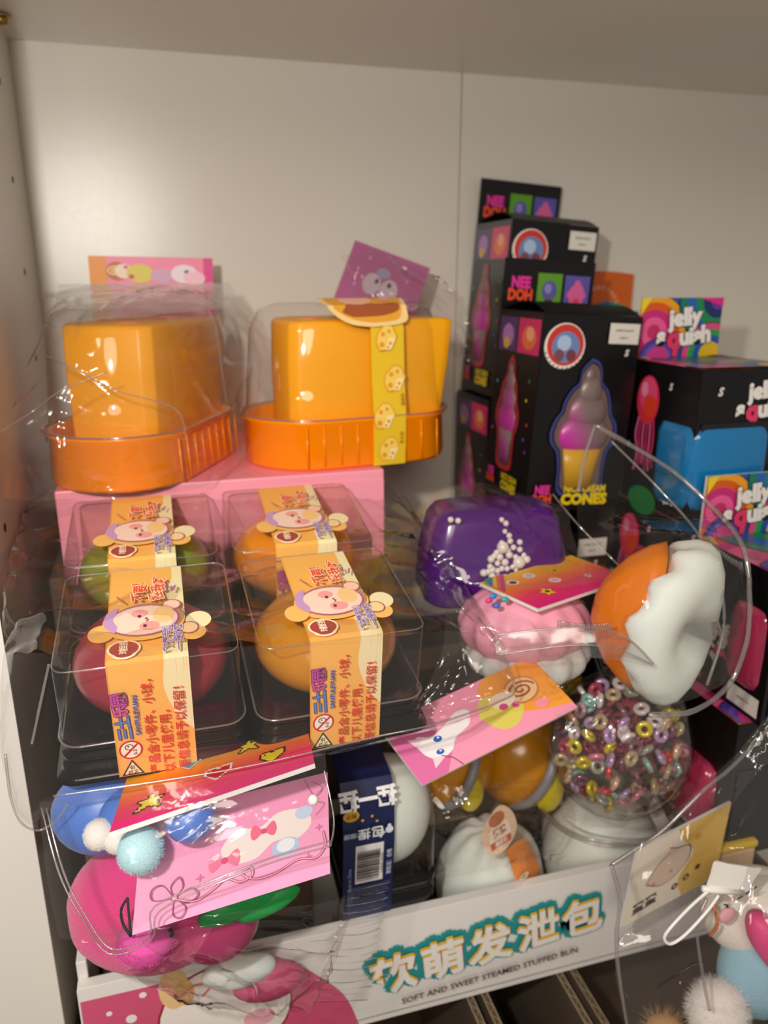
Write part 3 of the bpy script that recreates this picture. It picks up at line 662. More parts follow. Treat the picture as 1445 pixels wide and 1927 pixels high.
# ------------------------------------------------------------------ display tray with the buns
tr = thing('display_tray', 'white open cardboard display tray with coloured bun lettering on its front', 'display tray', (-.077, .385, -.484))
TX0, TX1, TY0, TY1, TZ0, TZ1 = -.077, .388, .385, .505, -.484, -.400
def wb(name, *b, m='whitecard'): return MB().box(*b).build(name, M[m], tr, smooth=False, world=True, bevel=.0008)
wb('tray_floor', TX0, TX1, TY0, TY1, TZ0, TZ0+.002)
fw = wb('front_wall', TX0, TX1, TY0, TY0+.008, TZ0+.002, TZ1)
wb('back_wall', TX0, TX1, TY1-.004, TY1, TZ0+.002, TZ1+.006)
wb('end_wall', TX0, TX0+.006, TY0+.008, TY1-.004, TZ0+.002, TZ1+.012)
wb('end_wall', TX1-.006, TX1, TY0+.008, TY1-.004, TZ0+.002, TZ1+.012)
sheet('side_flap', [[P(1262, 1432, .452), P(1345, 1478, .417), P(1428, 1528, .388)], [P(1230, 1500, .44), P(1320, 1560, .408), P(1392, 1600, .386)], [P(1190, 1580, .424), P(1270, 1625, .402), P(1340, 1660, .387)]], M['whitecard'], tr, 6, 6, amp=0)
a = Art(); w, h = (TX1-TX0)*1000, (TZ1-TZ0)*1000
a.rect(0, 0, w, h, 'ECEAE8')
a.poly([(1, 1), (170, 1)]+spline([(170, 1), (160, 30), (140, 55), (118, h-9)], 5)+[(1, h-9)], 'D85A80')
a.ell(84, 40, 42, 'A03028', 40); a.ell(84, 40, 40.5, 'F6F0EC', 38.5); a.ell(54, h-15, 9, 'EFC890', 16); a.ell(60, h-20, 6, 'E8B878', 10)
for x, y, r in ((36, h-14, 2.2), (46, h-12, 1.4), (28, h-30, 3.2), (16, h-22, 1.8), (20, h-50, 4)): a.ell(x, y, r, 'F6F0F0')
a.stroke(spline([(58, 62), (66, 68), (76, 66), (70, 58)], 6), 1.6, 'E08A70')
a.ell(104, 30, 10, 'F3B6C4', 7)
a.rect(120, 5.5, w, 6.1, '9A9088')
xs = [(193, 39.5, '软'), (228, 42, '萌'), (262, 45, '发'), (298, 47.5, '泄'), (332, 49.5, '包')]
for x, y, c in xs: a.text(c, x, y, 32, '2A9AA0', .03, 0.10, out=[('2A9AA0', .135)])
for x, y, c in xs: a.text(c, x+.8, y-1.2, 32, 'D8603A', .02, 0.10, out=[('D8603A', .03)])
for x, y, c in xs: a.text(c, x-.1, y+.9, 32, 'E8C020', .02, 0.10, out=[('E8C020', .02)])
for x, y, c in xs: a.text(c, x, y, 32, 'F2EFEC', .02, 0.10, out=[('F2EFEC', .012)])
a.text('SOFT AND SWEET STEAMED STUFFED BUN', 264, 21.0, 6.7, '5A2A20', .022, 0.045, sx=1.02)
put_art('front_print', a, plane_fn((TX0, TY0-.0001, TZ0), (1, 0, 0), (0, 0, 1)), tr, 'print', world=True)
# corrugated cartons the tray stands on
def corr(lab, x0, x1, y0, y1, z0, z1):
    t = thing('corrugated_carton', lab, 'carton', (x0, y0, z0))
    mb = MB(); w, d, h, k = x1-x0, y1-y0, z1-z0, .005
    mb.box(0, w, 0, k, 0, h).box(0, w, d-k, d, 0, h).box(0, k, k, d-k, 0, h).box(w-k, w, k, d-k, 0, h).box(k, w-k, k, d-k, 0, .004)
    mb.build('carton_walls', M['kraft'], t, smooth=False)
    def edge(p0, p1, n):
        m2 = MB(); p0, p1 = Vector(p0), Vector(p1); s = (p1-p0).normalized(); q = Vector((-s.y, s.x, 0))
        m2.tube([p0+q*.0021, p1+q*.0021], .0005, 4); m2.tube([p0-q*.0021, p1-q*.0021], .0005, 4)
        m2.tube([p0+(p1-p0)*(i/n)+q*.0019*math.sin(i*PI/2) for i in range(n+1)], .00035, 4)
        m2.build('corrugated_edge', M['kraftedge'], t)
    edge((.0025, 0, h+.0004), (.0025, d, h+.0004), 80); edge((w-.0025, 0, h+.0004), (w-.0025, d, h+.0004), 80); edge((0, .0025, h+.0004), (w, .0025, h+.0004), 120)
    return t
corr('open corrugated carton under the left part of the white tray', -.088, .176, .30, .52, -.62, -.4858)
corr('open corrugated carton under the lettered end of the tray', .182, .246, .30, .52, -.62, -.4858)
corr('open corrugated carton below the plush bag in the corner', .252, .47, .20, .458, -.62, -.4858)
# ------------------------------------------------------------------ things in the tray
# navy banded white bun in a black tray
t = thing('bun_pack', 'white bun in a black tray wrapped by a navy band with a barcode', 'toy pack', (.118, .425, -.392), (math.radians(8), 0, 0))
mb = MB(); mb.loft([rrect(.060+2*g, .062+2*g, .010, z, 6) for z, g in ((-.008, .0), (-.004, .002), (.004, .002), (.005, 0), (.012, 0), (.013, .002), (.019, .002), (.020, 0))]); mb.build('tray', M['blackplastic'], t)
mb = MB(); mb.ell((.004, 0, .052), (.029, .029, .040), 30, 18); mb.build('bun', M['whitesoft'], t)
mb = MB(); mb.loft([rrect(.062, .063, .010, .0205, 6), rrect(.060, .061, .011, .060, 6), rrect(.050, .052, .014, .090, 6), rrect(.036, .038, .014, .099, 6)], False, True); mb.build('lid', M['clear'], t)
a = Art(); a.rect(0, -33, 175, 0, '121F4E')
a.rect(34, -26, 66, -8, 'ECEAEA'); rnd = random.Random(4); x = 36
while x < 62:
    q = rnd.choice((.4, .7, 1.1)); a.rect(x, -23.5, x+q, -8.6, '161616'); x += q+rnd.choice((.4, .7))
a.text('6 974245 101235', 50, -25, 2.4, '161616', .01); a.text('Made in China', 40, -4, 3.4, '8A98C0', .01); a.text('准检证：合格', 50, -29.5, 3.6, 'C8D0E4', .015)
a.text('捏', 76, -13, 8, 'E6E8F0', .02, PI/2); a.text('包', 76, -22, 9, 'E6E8F0', .03, PI/2); a.text('就想捏', 76, -6, 4, 'B8C0DC', .02, PI/2)
a.ell(90, -5, 4, 'D8A020', 5); a.text('包子', 90, -5, 3.4, '3A2A10', .02, PI/2); a.text('捏一捏', 100, -16, 12, 'F0F0F4', .05, PI/2); a.ell(76, -29, 2.5, 'D8DCE8'); a.ell(79, -29, 1.2, 'D8DCE8')
for px_, py_ in ((86, -12), (88, -18), (84, -21)): a.ell(px_, py_, .9, 'D8A020')
fn, L = path_fn([(-34, -6), (-34, 22), (-33, 60), (-28, 91), (-20, 101), (24, 101), (30, 80)], -.034)
put_art('label_band', a, fn, t, 'print', cuts=tuple(L[1:-1]))
# steamed bun with the egg label inside a loose bag
t = thing('steamed_bun', 'white pleated bun in a loose bag with an orange fried egg label', 'toy', (.206, .432, -.4810))
mb = MB(); mb.ell((0, 0, .050), (.041, .036, .048), 48, 22, lambda d: 1+.035*math.cos(9*math.atan2(d.y, d.x))*max(0, d.z)-(.06 if d.z > .94 else 0)); mb.build('bun', M['whitesoft'], t)
lb = [[P(952, 1600, .397), P(985, 1577, .405), P(1008, 1610, .41)], [P(968, 1650, .393), P(990, 1640, .396), P(1014, 1632, .405)], [P(975, 1672, .39), P(990, 1668, .391), P(1016, 1660, .402)]]
lbo = sheet('orange_label', lb, mat('orange_label_paper', 'E8924A', .5), t, 6, 6, amp=0)
a = Art(); a.ell(0, 0, 5.2, 'F2EEE4', 4.4, 9); a.ell(.4, .3, 2.2, 'E8B020'); 
put_art('egg_print', a, plane_fn(P(985, 1650, .389), (.9, .35, .05), (0, -.2, 1)), lbo, world=True)
a = Art(); a.poly(spline([(-13, -6), (-15, 6), (-6, 14), (4, 17), (13, 9), (15, -3), (6, -11), (-6, -12), (-13, -6)], 5), 'E8C8A8'); a.poly(spline([(-9, -6), (-8, 4), (0, 9), (8, 4), (9, -5), (0, -9), (-9, -6)], 5), 'F2E2D0')
a.text('爆浆', 0, 1, 6, 'B0523A', .03); a.rect(-9, -8, 9, -3.5, 'C86A4A'); a.text('捏捏包', 0, -5.8, 3.6, 'F4E8DC', .02); a.ell(-1, 10, 7, 'B8724A', 4.5)
put_art('paper_seal', a, plane_fn(P(940, 1568, .395), (.93, .3, .12), (-.05, .35, .9)), t, world=True)
# white bun in a round clear tub
t = thing('tub_bun', 'white bun in a round clear tub, right of the egg labelled bun', 'toy', (.300, .432, -.4810))
mb = MB(); mb.ell((0, 0, .052), (.046, .040, .050), 40, 20); mb.build('bun', M['whitesoft'], t)
mb = MB(); mb.loft([[Vector((r*math.cos(2*PI*i/40), r*.9*math.sin(2*PI*i/40), z)) for i in range(40)] for z, r in ((.0, .044), (.05, .049), (.098, .051))], True, False); mb.build('tub', M['clear'], t)
mb = MB(); mb.tube([(.0515*math.cos(2*PI*i/48), .047*math.sin(2*PI*i/48), .099) for i in range(48)], .0012, 6, True); mb.tube([(.0505*math.cos(2*PI*i/48), .046*math.sin(2*PI*i/48), .095) for i in range(48)], .0007, 6, True); mb.build('tub_rim', M['rim'], t)
# amber eggs at the back of the tray
for k, (u, v, Y, rr, lab, mt) in enumerate(((850, 1440, .455, .032, 'amber egg toy behind the white kitten card', 'amberball'), (985, 1425, .468, .040, 'large amber egg toy behind the loose bun bag', 'amberball'))):
    c = P(u, v, Y); t = thing('amber_egg', lab, 'toy', (c.x, c.y, c.z-rr))
    mb = MB(); mb.ell((0, 0, rr), (rr, rr*.8, rr), 28, 16); mb.build('egg', M[mt], t)
    mb = MB(); mb.torus((0, 0, rr), rr*.9, .004, Matrix.Rotation(.5, 3, 'Y') @ Matrix.Rotation(PI/2, 3, 'Y'), 30, 6); mb.build('grey_band', mat('grey_film', '8E8C90', .4), t)
    mb = MB(); mb.ell((rr*.2, -rr*.72, rr*.7), (rr*.3, rr*.16, rr*.45), 16, 10); mb.build('yolk', mat('lemon_gel', 'D8C81A', .3), t)
stock('stock_carton', 'brown stock carton in the tray behind the buns', .145, .268, .475, .500, -.4818, -.4045)
stock('stock_carton', 'brown stock carton in the tray carrying the lowest crimson toy box', .352, .380, .394, .45, -.4818, -.3965)
stock('stock_carton', 'brown stock carton in the tray under the squishy ball packs', -.07, .072, .430, .500, -.4818, -.232)
# ------------------------------------------------------------------ bead ball
c = P(1168, 1398, .385)
t = thing('bead_ball', 'clear plastic bauble filled with iridescent ring beads, resting above the tub bun', 'toy', c)
mb = MB(); mb.ell((0, 0, 0), (.048, .042, .052), 36, 22); mb.build('shell', M['clear'], t)
rnd = random.Random(11); bc = ['E8B8C8', 'D83040', 'E0D030', '9CD0C8', 'C8A8D8', 'F0C8A8', 'B04A60', 'A8B0A0', 'E890A8', 'C8B890', 'E8E0E4', '8A5A70']
BM = [mat('bead_%s' % n, q, .12, Coat_Weight=.8, Metallic=.25) for n, q in zip(('rose', 'red', 'lemon', 'mint', 'lilac', 'peach', 'wine', 'sage', 'pink', 'sand', 'white', 'plum'), bc)]
def torus_mesh(R, r):
    m = MB(); m.torus((0, 0, 0), R, r, Matrix.Identity(3), 14, 8); return m
proto = []
pts = []
tries = 0
while len(pts) < 98 and tries < 9000:
    tries += 1
    d = Vector((rnd.gauss(0, 1), rnd.gauss(0, 1), rnd.gauss(0, 1))).normalized()
    if d.dot(FW) > .25: continue
    q = rnd.uniform(.70, .86); p = Vector((d.x*.048*q, d.y*.042*q, d.z*.052*q))
    if p.z < -.034 or any((p-o).length < .0068 for o in pts): continue
    pts.append(p)
bead0 = None
for i, p in enumerate(pts):
    if bead0 is None:
        bead0 = torus_mesh(.0036, .0019).build('bead', BM[0], t); o = bead0
    else:
        o = bead0.copy(); COL.objects.link(o); o.parent = t
    if i < 12 and i: o.data = bead0.data.copy(); o.data.materials[0] = BM[i]; proto.append(o.data)
    elif i: o.data = rnd.choice(proto)
    o.location = p; o.rotation_euler = (rnd.uniform(0, 3), rnd.uniform(0, 3), rnd.uniform(0, 3))
mb = MB(); rnd2 = random.Random(5)
for i in range(140):
    d = Vector((rnd2.gauss(0, 1), rnd2.gauss(0, 1), rnd2.gauss(0, 1))).normalized()*rnd2.uniform(.1, .62); mb.torus((d.x*.048, d.y*.042, d.z*.05), .0034, .0018, Matrix.Rotation(i, 3, Vector((1, .4, .2))), 8, 5)
o = mb.build('inner_beads', BM[6], t); o['kind'] = 'stuff'
hero = [(1080, 1396), (1132, 1408), (1146, 1460), (1200, 1455), (1168, 1395), (1118, 1420), (1100, 1340), (1210, 1480)]
# ------------------------------------------------------------------ purple toy with pearls
c = P(922, 1020, .455); base = c+Vector((0, 0, -.036))
t = thing('pearl_toy', 'glossy purple block toy studded with white pearls', 'toy', base, (0, 0, math.radians(-8)))
mb = MB(); mb.loft([rrect(w, d, .012, z, 7) for z, w, d in ((0, .088, .05), (.004, .096, .058), (.030, .094, .056), (.056, .084, .048), (.062, .076, .042), (.0645, .062, .030))]); mb.build('block', M['purple'], t)
pp = [(848, 978, 4), (862, 980, 4), (944, 978, 3.5), (952, 985, 4), (950, 1000, 3.4), (958, 1008, 4), (960, 1018, 4), (946, 1030, 8), (978, 1020, 4), (966, 1030, 4), (978, 1034, 4), (934, 1040, 4), (924, 1052, 5), (930, 1046, 4), (940, 1048, 5), (958, 1044, 5), (976, 1058, 9), (990, 1052, 6), (985, 1044, 4), (970, 1048, 4), (950, 1058, 5), (936, 1060, 4), (922, 1066, 4), (910, 1078, 5), (918, 1076, 4), (926, 1072, 5), (936, 1074, 4), (944, 1070, 4), (954, 1070, 4), (926, 1084, 5), (938, 1086, 4.5), (950, 1086, 4.5), (962, 1082, 4.5), (972, 1080, 4), (982, 1078, 5), (992, 1076, 4), (986, 1068, 4), (964, 1066, 4), (944, 1022, 4), (970, 1072, 4), (1000, 1064, 4), (956, 1036, 3.5)]
pb0 = None
for u, v, r in pp:
    rr = r*.00044
    if pb0 is None: mb = MB(); mb.ell((0, 0, 0), (.001, .001, .001), 14, 9); pb0 = mb.build('pearl', M['pearl'], t); o = pb0
    else: o = pb0.copy(); COL.objects.link(o); o.parent = t
    w = P(u, v, .427 if v > 1000 else .430); o.location = MW[t.name].inverted() @ w; o.scale = (rr*1000*1.15,)*3
# pale pink scalloped plush below it
c = P(985, 1190, .41)
t = thing('scallop_toy', 'pale pink scalloped foam toy with a white underside, under the rainbow star card', 'toy', c+Vector((0, 0, -.026)))
mb = MB(); mb.ell((0, 0, .034), (.042, .036, .026), 64, 20, lambda d: 1+.05*math.cos(14*math.atan2(d.y, d.x))*(1-abs(d.z))); mb.build('pink_top', M['palepink'], t)
mb = MB(); mb.ell((.004, 0, .012), (.040, .034, .020), 64, 16, lambda d: 1+.05*math.cos(14*math.atan2(d.y, d.x))*(1-abs(d.z))); mb.build('white_underside', M['whitesoft'], t)
for u, v, cc in ((920, 1130, 'E03A8A'), (928, 1122, '2A8AC8'), (950, 1128, '30B0A0'), (935, 1140, '4A6AD0')):
    mb = MB(); mb.ell(P(u, v, .384), (.0025, .0015, .0018), 8, 6); mb.build('sprinkle', mat('sprinkle', cc, .4), t, world=True)
# ------------------------------------------------------------------ header cards
def card(name, lab, corners, art, w, h, th=.0022, cat='header card', group=None, back='whitecard'):
    """corners: lower-left, lower-right, upper-left in the place; art in mm on w x h"""
    A, B, C_ = corners; ex, ey = (B-A), (C_-A); n = ex.cross(ey).normalized()
    t = thing(name, lab, cat, A, group=group)
    mb = MB(); q = [A, B, B+ey, C_]; mb.add(q+[p-n*th for p in q], [(0, 1, 2, 3), (7, 6, 5, 4), (0, 4, 5, 1), (1, 5, 6, 2), (2, 6, 7, 3), (3, 7, 4, 0)]); mb.build('card', M[back], t, smooth=False, world=True)
    fn = lambda u, v, hh: A+ex*(u/w)+ey*(v/h)+n*(hh+.0001)
    mb = MB(); art.emit(mb, fn); mb.build('print', M['print'], t, smooth=False, world=True); return t
def star(cx, cy, r, k=.5, rot=0): return [(cx+(r if i % 2 == 0 else r*k)*math.sin(PI*i/5+rot), cy+(r if i % 2 == 0 else r*k)*math.cos(PI*i/5+rot)) for i in range(10)]
def pix(a, rows, x, y, s, cmap, sh=0.0):
    for j, row in enumerate(rows):
        for i, ch in enumerate(row):
            if ch in cmap: a.rect(x+i*s-j*sh, y-j*s, x+(i+1)*s+.02-j*sh, y-(j+1)*s-.02, cmap[ch]); a.layer -= 1
    a.layer += 1
PSTAR = ['.....kk.....', '....kyyk....', '....kyyk....', 'kkkkkyykkkkk', 'kyyyyyyyyyyk', '.kyyyyyyyyk.', '..kyyyyyyk..', '..kyyyyyyk..', '.kyyyyyyyyk.', '.kyyykkyyyk.', 'kyykk..kkyyk', 'kkk......kkk']
PHEART = ['.wwwww.wwwww.', 'wrrrrwwrrrrw', 'wrwrrrrrrrrw', 'wrrrrrrrrrrw', 'wrrrrrrrrrrw', '.wrrrrrrrrw.', '..wrrrrrrw..', '...wrrrrw...', '....wrrw....', '.....ww.....']
def pixel_card(w=100, h=48):
    a = Art(); n = 24
    for i in range(n):
        f = i/(n-1); c = [(0.90, .12, .50), (.92, .25, .40), (.95, .55, .16), (.95, .75, .10)]; k = min(int(f*3), 2); g = f*3-k; q = [c[k][j]*(1-g)+c[k+1][j]*g for j in range(3)]
        a.rect(0, h*i/n, w, h*(i+1)/n+.05, '%02x%02x%02x' % tuple(int(255*x) for x in q)); a.layer -= 1
    a.layer += 1; a.rect(6, h*.36, w, h*.365, 'A02040'); a.rect(6, h*.26, w*.6, h*.265, 'C83A60')
    pix(a, PSTAR, 10, 22, 1.15, {'k': '1A1208', 'y': 'F0DC18'}, .12); pix(a, PHEART, 43, 27, 1.2, {'w': 'F4F0F0', 'r': 'D0202C'}, .12); pix(a, PHEART, 72, 26, 1.2, {'w': '181018', 'r': 'E8D020'}, .12); pix(a, PSTAR, 60, 45, 1.0, {'k': '1A1208', 'y': 'F0DC18'}); pix(a, PHEART, 28, 44, 1.0, {'w': 'F4F0F0', 'r': '30A0C0'})
    return a
card('header_card', 'hot pink header card with a pixel star and hearts, below the red ball pack', (P(206, 1567, .288), P(592, 1437, .300), P(240, 1462, .338)), pixel_card(), 100, 48, group='toy bag header cards')
def swirl(a, x, y, r, c, w=.9, turns=2.2):
    a.stroke([(x+r*(1-t/40)*math.cos(turns*2*PI*t/40), y+r*(1-t/40)*.7*math.sin(turns*2*PI*t/40)) for t in range(38)], w, c)
def ribbon_card(w=98, h=64):
    a = Art(); a.rect(0, 0, w, h, 'F2A4CE'); a.rect(0, h*.55, w, h, 'EE98C4')
    # white cloud shape with pale blue pads and a pink bow
    a.poly(spline([(46, 22), (40, 32), (48, 42), (60, 40), (70, 46), (84, 44), (88, 34), (80, 27), (68, 29), (58, 22), (46, 22)], 6), 'EFE6E2'); a.ell(74, 24, 7.5, 'B4CCE8', 5.5); a.ell(74, 25, 5, 'E8EEF6', 4); a.ell(84, 42, 5, 'C0D4EC', 4)
    for sx in (1, -1): a.poly(spline([(62, 37), (62+sx*5, 42), (62+sx*7, 37), (62+sx*5, 33), (62, 37)], 5), 'EE6A92'); a.poly(spline([(42, 26), (42+sx*6, 31), (42+sx*8, 26), (42+sx*6, 21), (42, 26)], 5), 'EE7A9E')
    a.ell(62, 37, 1.6, 'D84A78'); a.ell(42, 26, 1.8, 'D84A78')
    for x, y in ((86, 14), (30, 20), (92, 30)): a.poly([(x, y+2.5), (x+.6, y+.6), (x+2.5, y), (x+.6, y-.6), (x, y-2.5), (x-.6, y-.6), (x-2.5, y), (x-.6, y+.6)], 'E070B0')
    L_ = 'A04A6A'
    for pts in ([(18, 13), (12, 22), (7, 21), (8, 15), (18, 13)], [(18, 13), (26, 16), (30, 11), (25, 8), (18, 13)], [(18, 13), (18, 4), (22, 1), (24, 6), (18, 13)], [(18, 13), (16, 20), (20, 24), (22, 18), (18, 13)]): a.stroke(spline(pts, 6), .45, L_); a.stroke(spline([(x*.93+1.2, y*.93+.9) for x, y in pts], 6), .3, L_)
    a.ell(18, 13, 1.6, L_); a.ell(18, 13, 1.2, 'F4B0C8')
    rb = [(19, 12), (28, 8), (36, 11), (43, 15), (50, 11), (56, 13), (55, 18), (51, 15), (58, 10), (68, 10), (80, 14), (90, 12), (95, 18), (94, 27)]
    a.stroke(spline(rb, 6), 1.3, L_); a.stroke(spline(rb, 6), .7, 'F2A8C4')
    a.stroke(spline([(88, 60), (94, 54), (88, 48), (95, 44), (90, 38)], 6), .3, '8A5A6A'); a.stroke(spline([(84, 62), (90, 50), (96, 56)], 6), .3, '8A5A6A')
    return a
card('header_card', 'pink header card with a line-drawn ribbon bow, over the fuzzy pink toy', (P(249, 1760, .284), P(621, 1644, .300), P(268, 1540, .318)), ribbon_card(), 98, 64, group='toy bag header cards')
def kitten_card(w=90, h=42, face=True):
    a = Art(); a.rect(0, 0, w, h, 'F49CBA'); a.poly([(0, 0), (14, 0), (24, 12), (20, 30), (12, h), (0, h)], 'E070A8')
    a.poly([(w, 4)]+spline([(w, 4), (70, 10), (58, 20), (52, 34), (60, h)], 6)+[(w, h)], 'F2A43C')
    a.poly(spline([(44, 20), (50, 30), (60, 28), (68, 18), (60, 8), (50, 8), (44, 20)], 6), 'DCD060')
    if face:
        a.poly(spline([(10, 14), (9, 22), (12, 26), (18, 23), (26, 25), (36, 30), (42, 28), (38, 20), (28, 16), (22, 10), (14, 9), (10, 14)], 6), 'F4F0F4'); a.poly([(9, 20), (7, 27), (14, 24)], 'F4D4E4'); a.poly([(12, 11), (10, 5), (18, 9)], 'F4D4E4')
        a.ell(20, 20, 2.2, '2A62B8', 1.9); a.ell(17, 12.5, 2.0, '2A62B8', 1.6); a.ell(20.5, 20.6, .6, 'F0F4FA'); a.ell(17.4, 13, .6, 'F0F4FA')
    a.ell(72, 25, 10, 'C87A3A', 8.5, rot=.3); a.ell(72, 25, 9.2, 'EBC894', 7.6, rot=.3); swirl(a, 72, 25, 8, 'A8562A', 1.3)
    a.ell(60, 24, 7, 'F2E4D0', 5); a.ell(58, 20, 2.4, 'D04A8A', 2); a.ell(64, 18, 2, 'D04A8A', 1.8); a.ell(76, 12, 4, 'F29AA8', 3)
    a.stroke(spline([(22, 0), (20, 6), (16, 10)], 5), .6, 'A83A6A'); return a
card('header_card', 'pink and orange header card with a white kitten, right of the amber pack', (P(795, 1478, .334), P(1087, 1331, .352), P(712, 1368, .366)), kitten_card(), 90, 42, group='toy bag header cards')
def star_card(w=80, h=42):
    a = pixel_card(w, h); a.bm = [q for q in a.bm if q[3] < 3]
    for x, y, r, c in ((22, 12, 5, 'E8DC20'), (50, 30, 4, 'D8C820'), (60, 14, 3, 'E8E0D0')): a.poly(star(x, y, r), c); a.ell(x, y, r*.3, '3A2A10')
    for x, y, c in ((38, 20, 'E8B0C0'), (30, 32, 'B0C8D8'), (14, 30, '5A1A2A')): a.ell(x, y, 4, 'F4E8E4', 3.2); a.ell(x, y, 2.6, c, 2)
    for i in range(5): a.poly([(4+i*3, h), (7+i*3, h), (0, h-7-i*3), (0, h-4-i*3)], ('2AA070', '2A6AC8', 'E8C020', 'E0602A', 'C02A8A')[i])
    return a
card('header_card', 'magenta and yellow header card with stars, lying on the pale pink scalloped toy', (P(1012, 1146, .372), P(1186, 1087, .392), P(903, 1097, .412)), star_card(), 80, 42, group='toy bag header cards')
def back_card(w=100, h=60):
    a = Art(); a.rect(0, 0, w, h, 'EE86A6'); a.rect(0, 0, 14, h, 'E8922A'); a.rect(w-8, 0, w, h, 'D83A88')
    a.ell(22, h-14, 9, 'B8602A', 9); swirl(a, 20, h-14, 7, 'F0C880', 1.5); a.ell(27, h-14, 7, 'EFD8C0', 7); a.ell(40, h-16, 11, 'D8C848', 9); a.ell(58, h-18, 10, 'D0A0C0', 7); a.ell(76, h-16, 11, 'E8DCE4', 9); a.ell(78, h-14, 2, '2A4A98'); a.ell(84, h-20, 9, 'F0C0D4', 7); a.ell(29, h-10, 1.6, 'C83A6A'); a.ell(33, h-19, 2.2, 'C02A6A')
    return a
card('header_card', 'pink header card with an orange end against the back wall, above the bagged wedge', (P(176, 600, .672), P(405, 600, .672), P(165, 481, .672)), back_card(), 100, 60, group='toy bag header cards')
def dusk_card(w=80, h=62):
    a = Art(); a.rect(0, 0, w, h, 'A8608A'); a.rect(1.5, 1.5, w-1.5, h-1.5, 'A45A86')
    a.ell(30, 26, 9, 'B8A8B4', 11); a.ell(48, 24, 9, 'B8A8B4', 12); a.ell(38, 40, 7, '8E90B0', 5); a.ell(47, 30, 2, '3A3040', 2.6); a.ell(34, 30, 2, '4A4050', 2.6); a.ell(46, 14, 6, 'C0B4BC', 5)
    for x, y in ((20, 50), (62, 40), (66, 20), (14, 20)): a.poly(star(x, y, 2.5), 'C48AB0')
    return a
card('header_card', 'mauve header card tilted against the back wall behind the banded wedge toy', (P(628, 560, .655), P(772, 612, .640), P(668, 452, .672)), dusk_card(), 80, 62, group='toy bag header cards')
# ------------------------------------------------------------------ orange and white gummy toy
c = P(1228, 1163, .352)
t = thing('gummy_toy', 'orange gummy toy with a thick white scalloped rim, in a clear clamshell', 'toy', c, (0, math.radians(8), math.radians(-30)))
mb = MB()
rings = []
prof = [(-.034, .008), (-.030, .020), (-.021, .033), (-.011, .042), (-.003, .046)]
for x, r in prof: rings.append([Vector((x, r*.62*math.cos(2*PI*i/48), r*(1+.02*math.cos(9*2*PI*i/48))*math.sin(2*PI*i/48))) for i in range(48)])
mb.loft(rings); mb.build('orange_body', M['orangesoft'], t)
mb = MB(); rings = []
for x, r in ((-.006, .0445), (-.004, .0475), (.003, .0505), (.010, .050), (.016, .046), (.021, .036), (.024, .022), (.025, .007)):
    rings.append([Vector((x-.010*math.cos(2*2*PI*i/60)-(.003*math.sin(11*2*PI*i/60) if x < 0 else 0), r*.66*math.cos(2*PI*i/60), r*(1+.022*math.cos(13*2*PI*i/60))*math.sin(2*PI*i/60))) for i in range(60)])
mb.loft(rings); mb.build('white_rim', M['whitesoft'], t)
for u, v in ((1150, 1170), (1170, 1163), (1205, 1166), (1222, 1206)):
    mb = MB(); mb.ell(P(u, v, .327), (.0022, .0014, .0018), 10, 6); mb.build('gloss_dot', M['palepink'], t, world=True) if False else None
# ------------------------------------------------------------------ lower left: blue toy, pompoms, fuzzy pink toy
c = P(265, 1540, .345)
t = thing('blue_toy', 'blue foam toy with two round lobes under the pixel star card', 'toy', c)
mb = MB(); mb.ell(P(200, 1520, .352), (.026, .022, .022), 28, 18); mb.build('lobe', M['bluesoft'], t, world=True)
mb = MB(); mb.ell(P(357, 1538, .304), (.0115, .0105, .0115), 28, 18); mb.build('lobe', M['bluesoft'], t, world=True)
mb = MB(); mb.ell(P(280, 1525, .335), (.024, .016, .014), 24, 14); mb.build('body', M['bluesoft'], t, world=True)
for u, v, Y, r, m_, lab in ((187, 1570, .325, .0078, 'whitefuzz', 'small white pompom at the left of the blue toy'), (222, 1580, .322, .0070, 'whitefuzz', 'small white pompom half hidden behind the pale blue one'), (264, 1600, .296, .0108, 'bluefuzz', 'larger pale blue pompom in front of the blue toy')):
    c = P(u, v, Y); t = thing('pompom', lab, 'pompom', c-Vector((0, 0, r)), group='pompoms in the lower left bag')
    mb = MB(); mb.ell((0, 0, r), (r*.9, r*.9, r*.9), 20, 14); fuzz(mb, (0, 0, r), r*.9, 2600, r*.13, int(u), .00010); mb.build('fuzz_ball', M[m_], t)
c = P(300, 1720, .36)
t = thing('fuzzy_fruit_toy', 'fuzzy magenta fruit plush with green leaves and a black cord smile, in the bag', 'plush toy', c)
mb = MB(); mb.ell(P(300, 1690, .352), (.046, .030, .040), 44, 26, lambda d: 1+.03*noise.noise(d*2.2)); fuzz(mb, P(300, 1690, .352), (.045, .029, .039), 5000, .0022, 3, .00012); mb.build('body', M['pinkplush'], t, world=True)
mb = MB(); mb.ell(P(405, 1725, .345), (.024, .020, .025), 32, 18); mb.build('cheek', mat('magenta_gel', 'B02468', .35), t, world=True)
mb = MB(); mb.ell(P(275, 1770, .315), (.014, .012, .010), 24, 14); fuzz(mb, P(275, 1770, .315), (.014, .012, .010), 1600, .002, 8, .00012); mb.build('paw', mat('pink_fuzz', 'E055A8', .9), t, world=True)
for u, v, w, r_ in ((430, 1715, .020, .2), (505, 1700, .022, .35), (470, 1690, .02, -.1)):
    mb = MB(); mb.ell(P(u, v, .322), (w*.8, .004, .0065), 20, 10, None, Matrix.Rotation(-r_, 3, 'Y')); mb.build('leaf', M['green'], t, world=True)
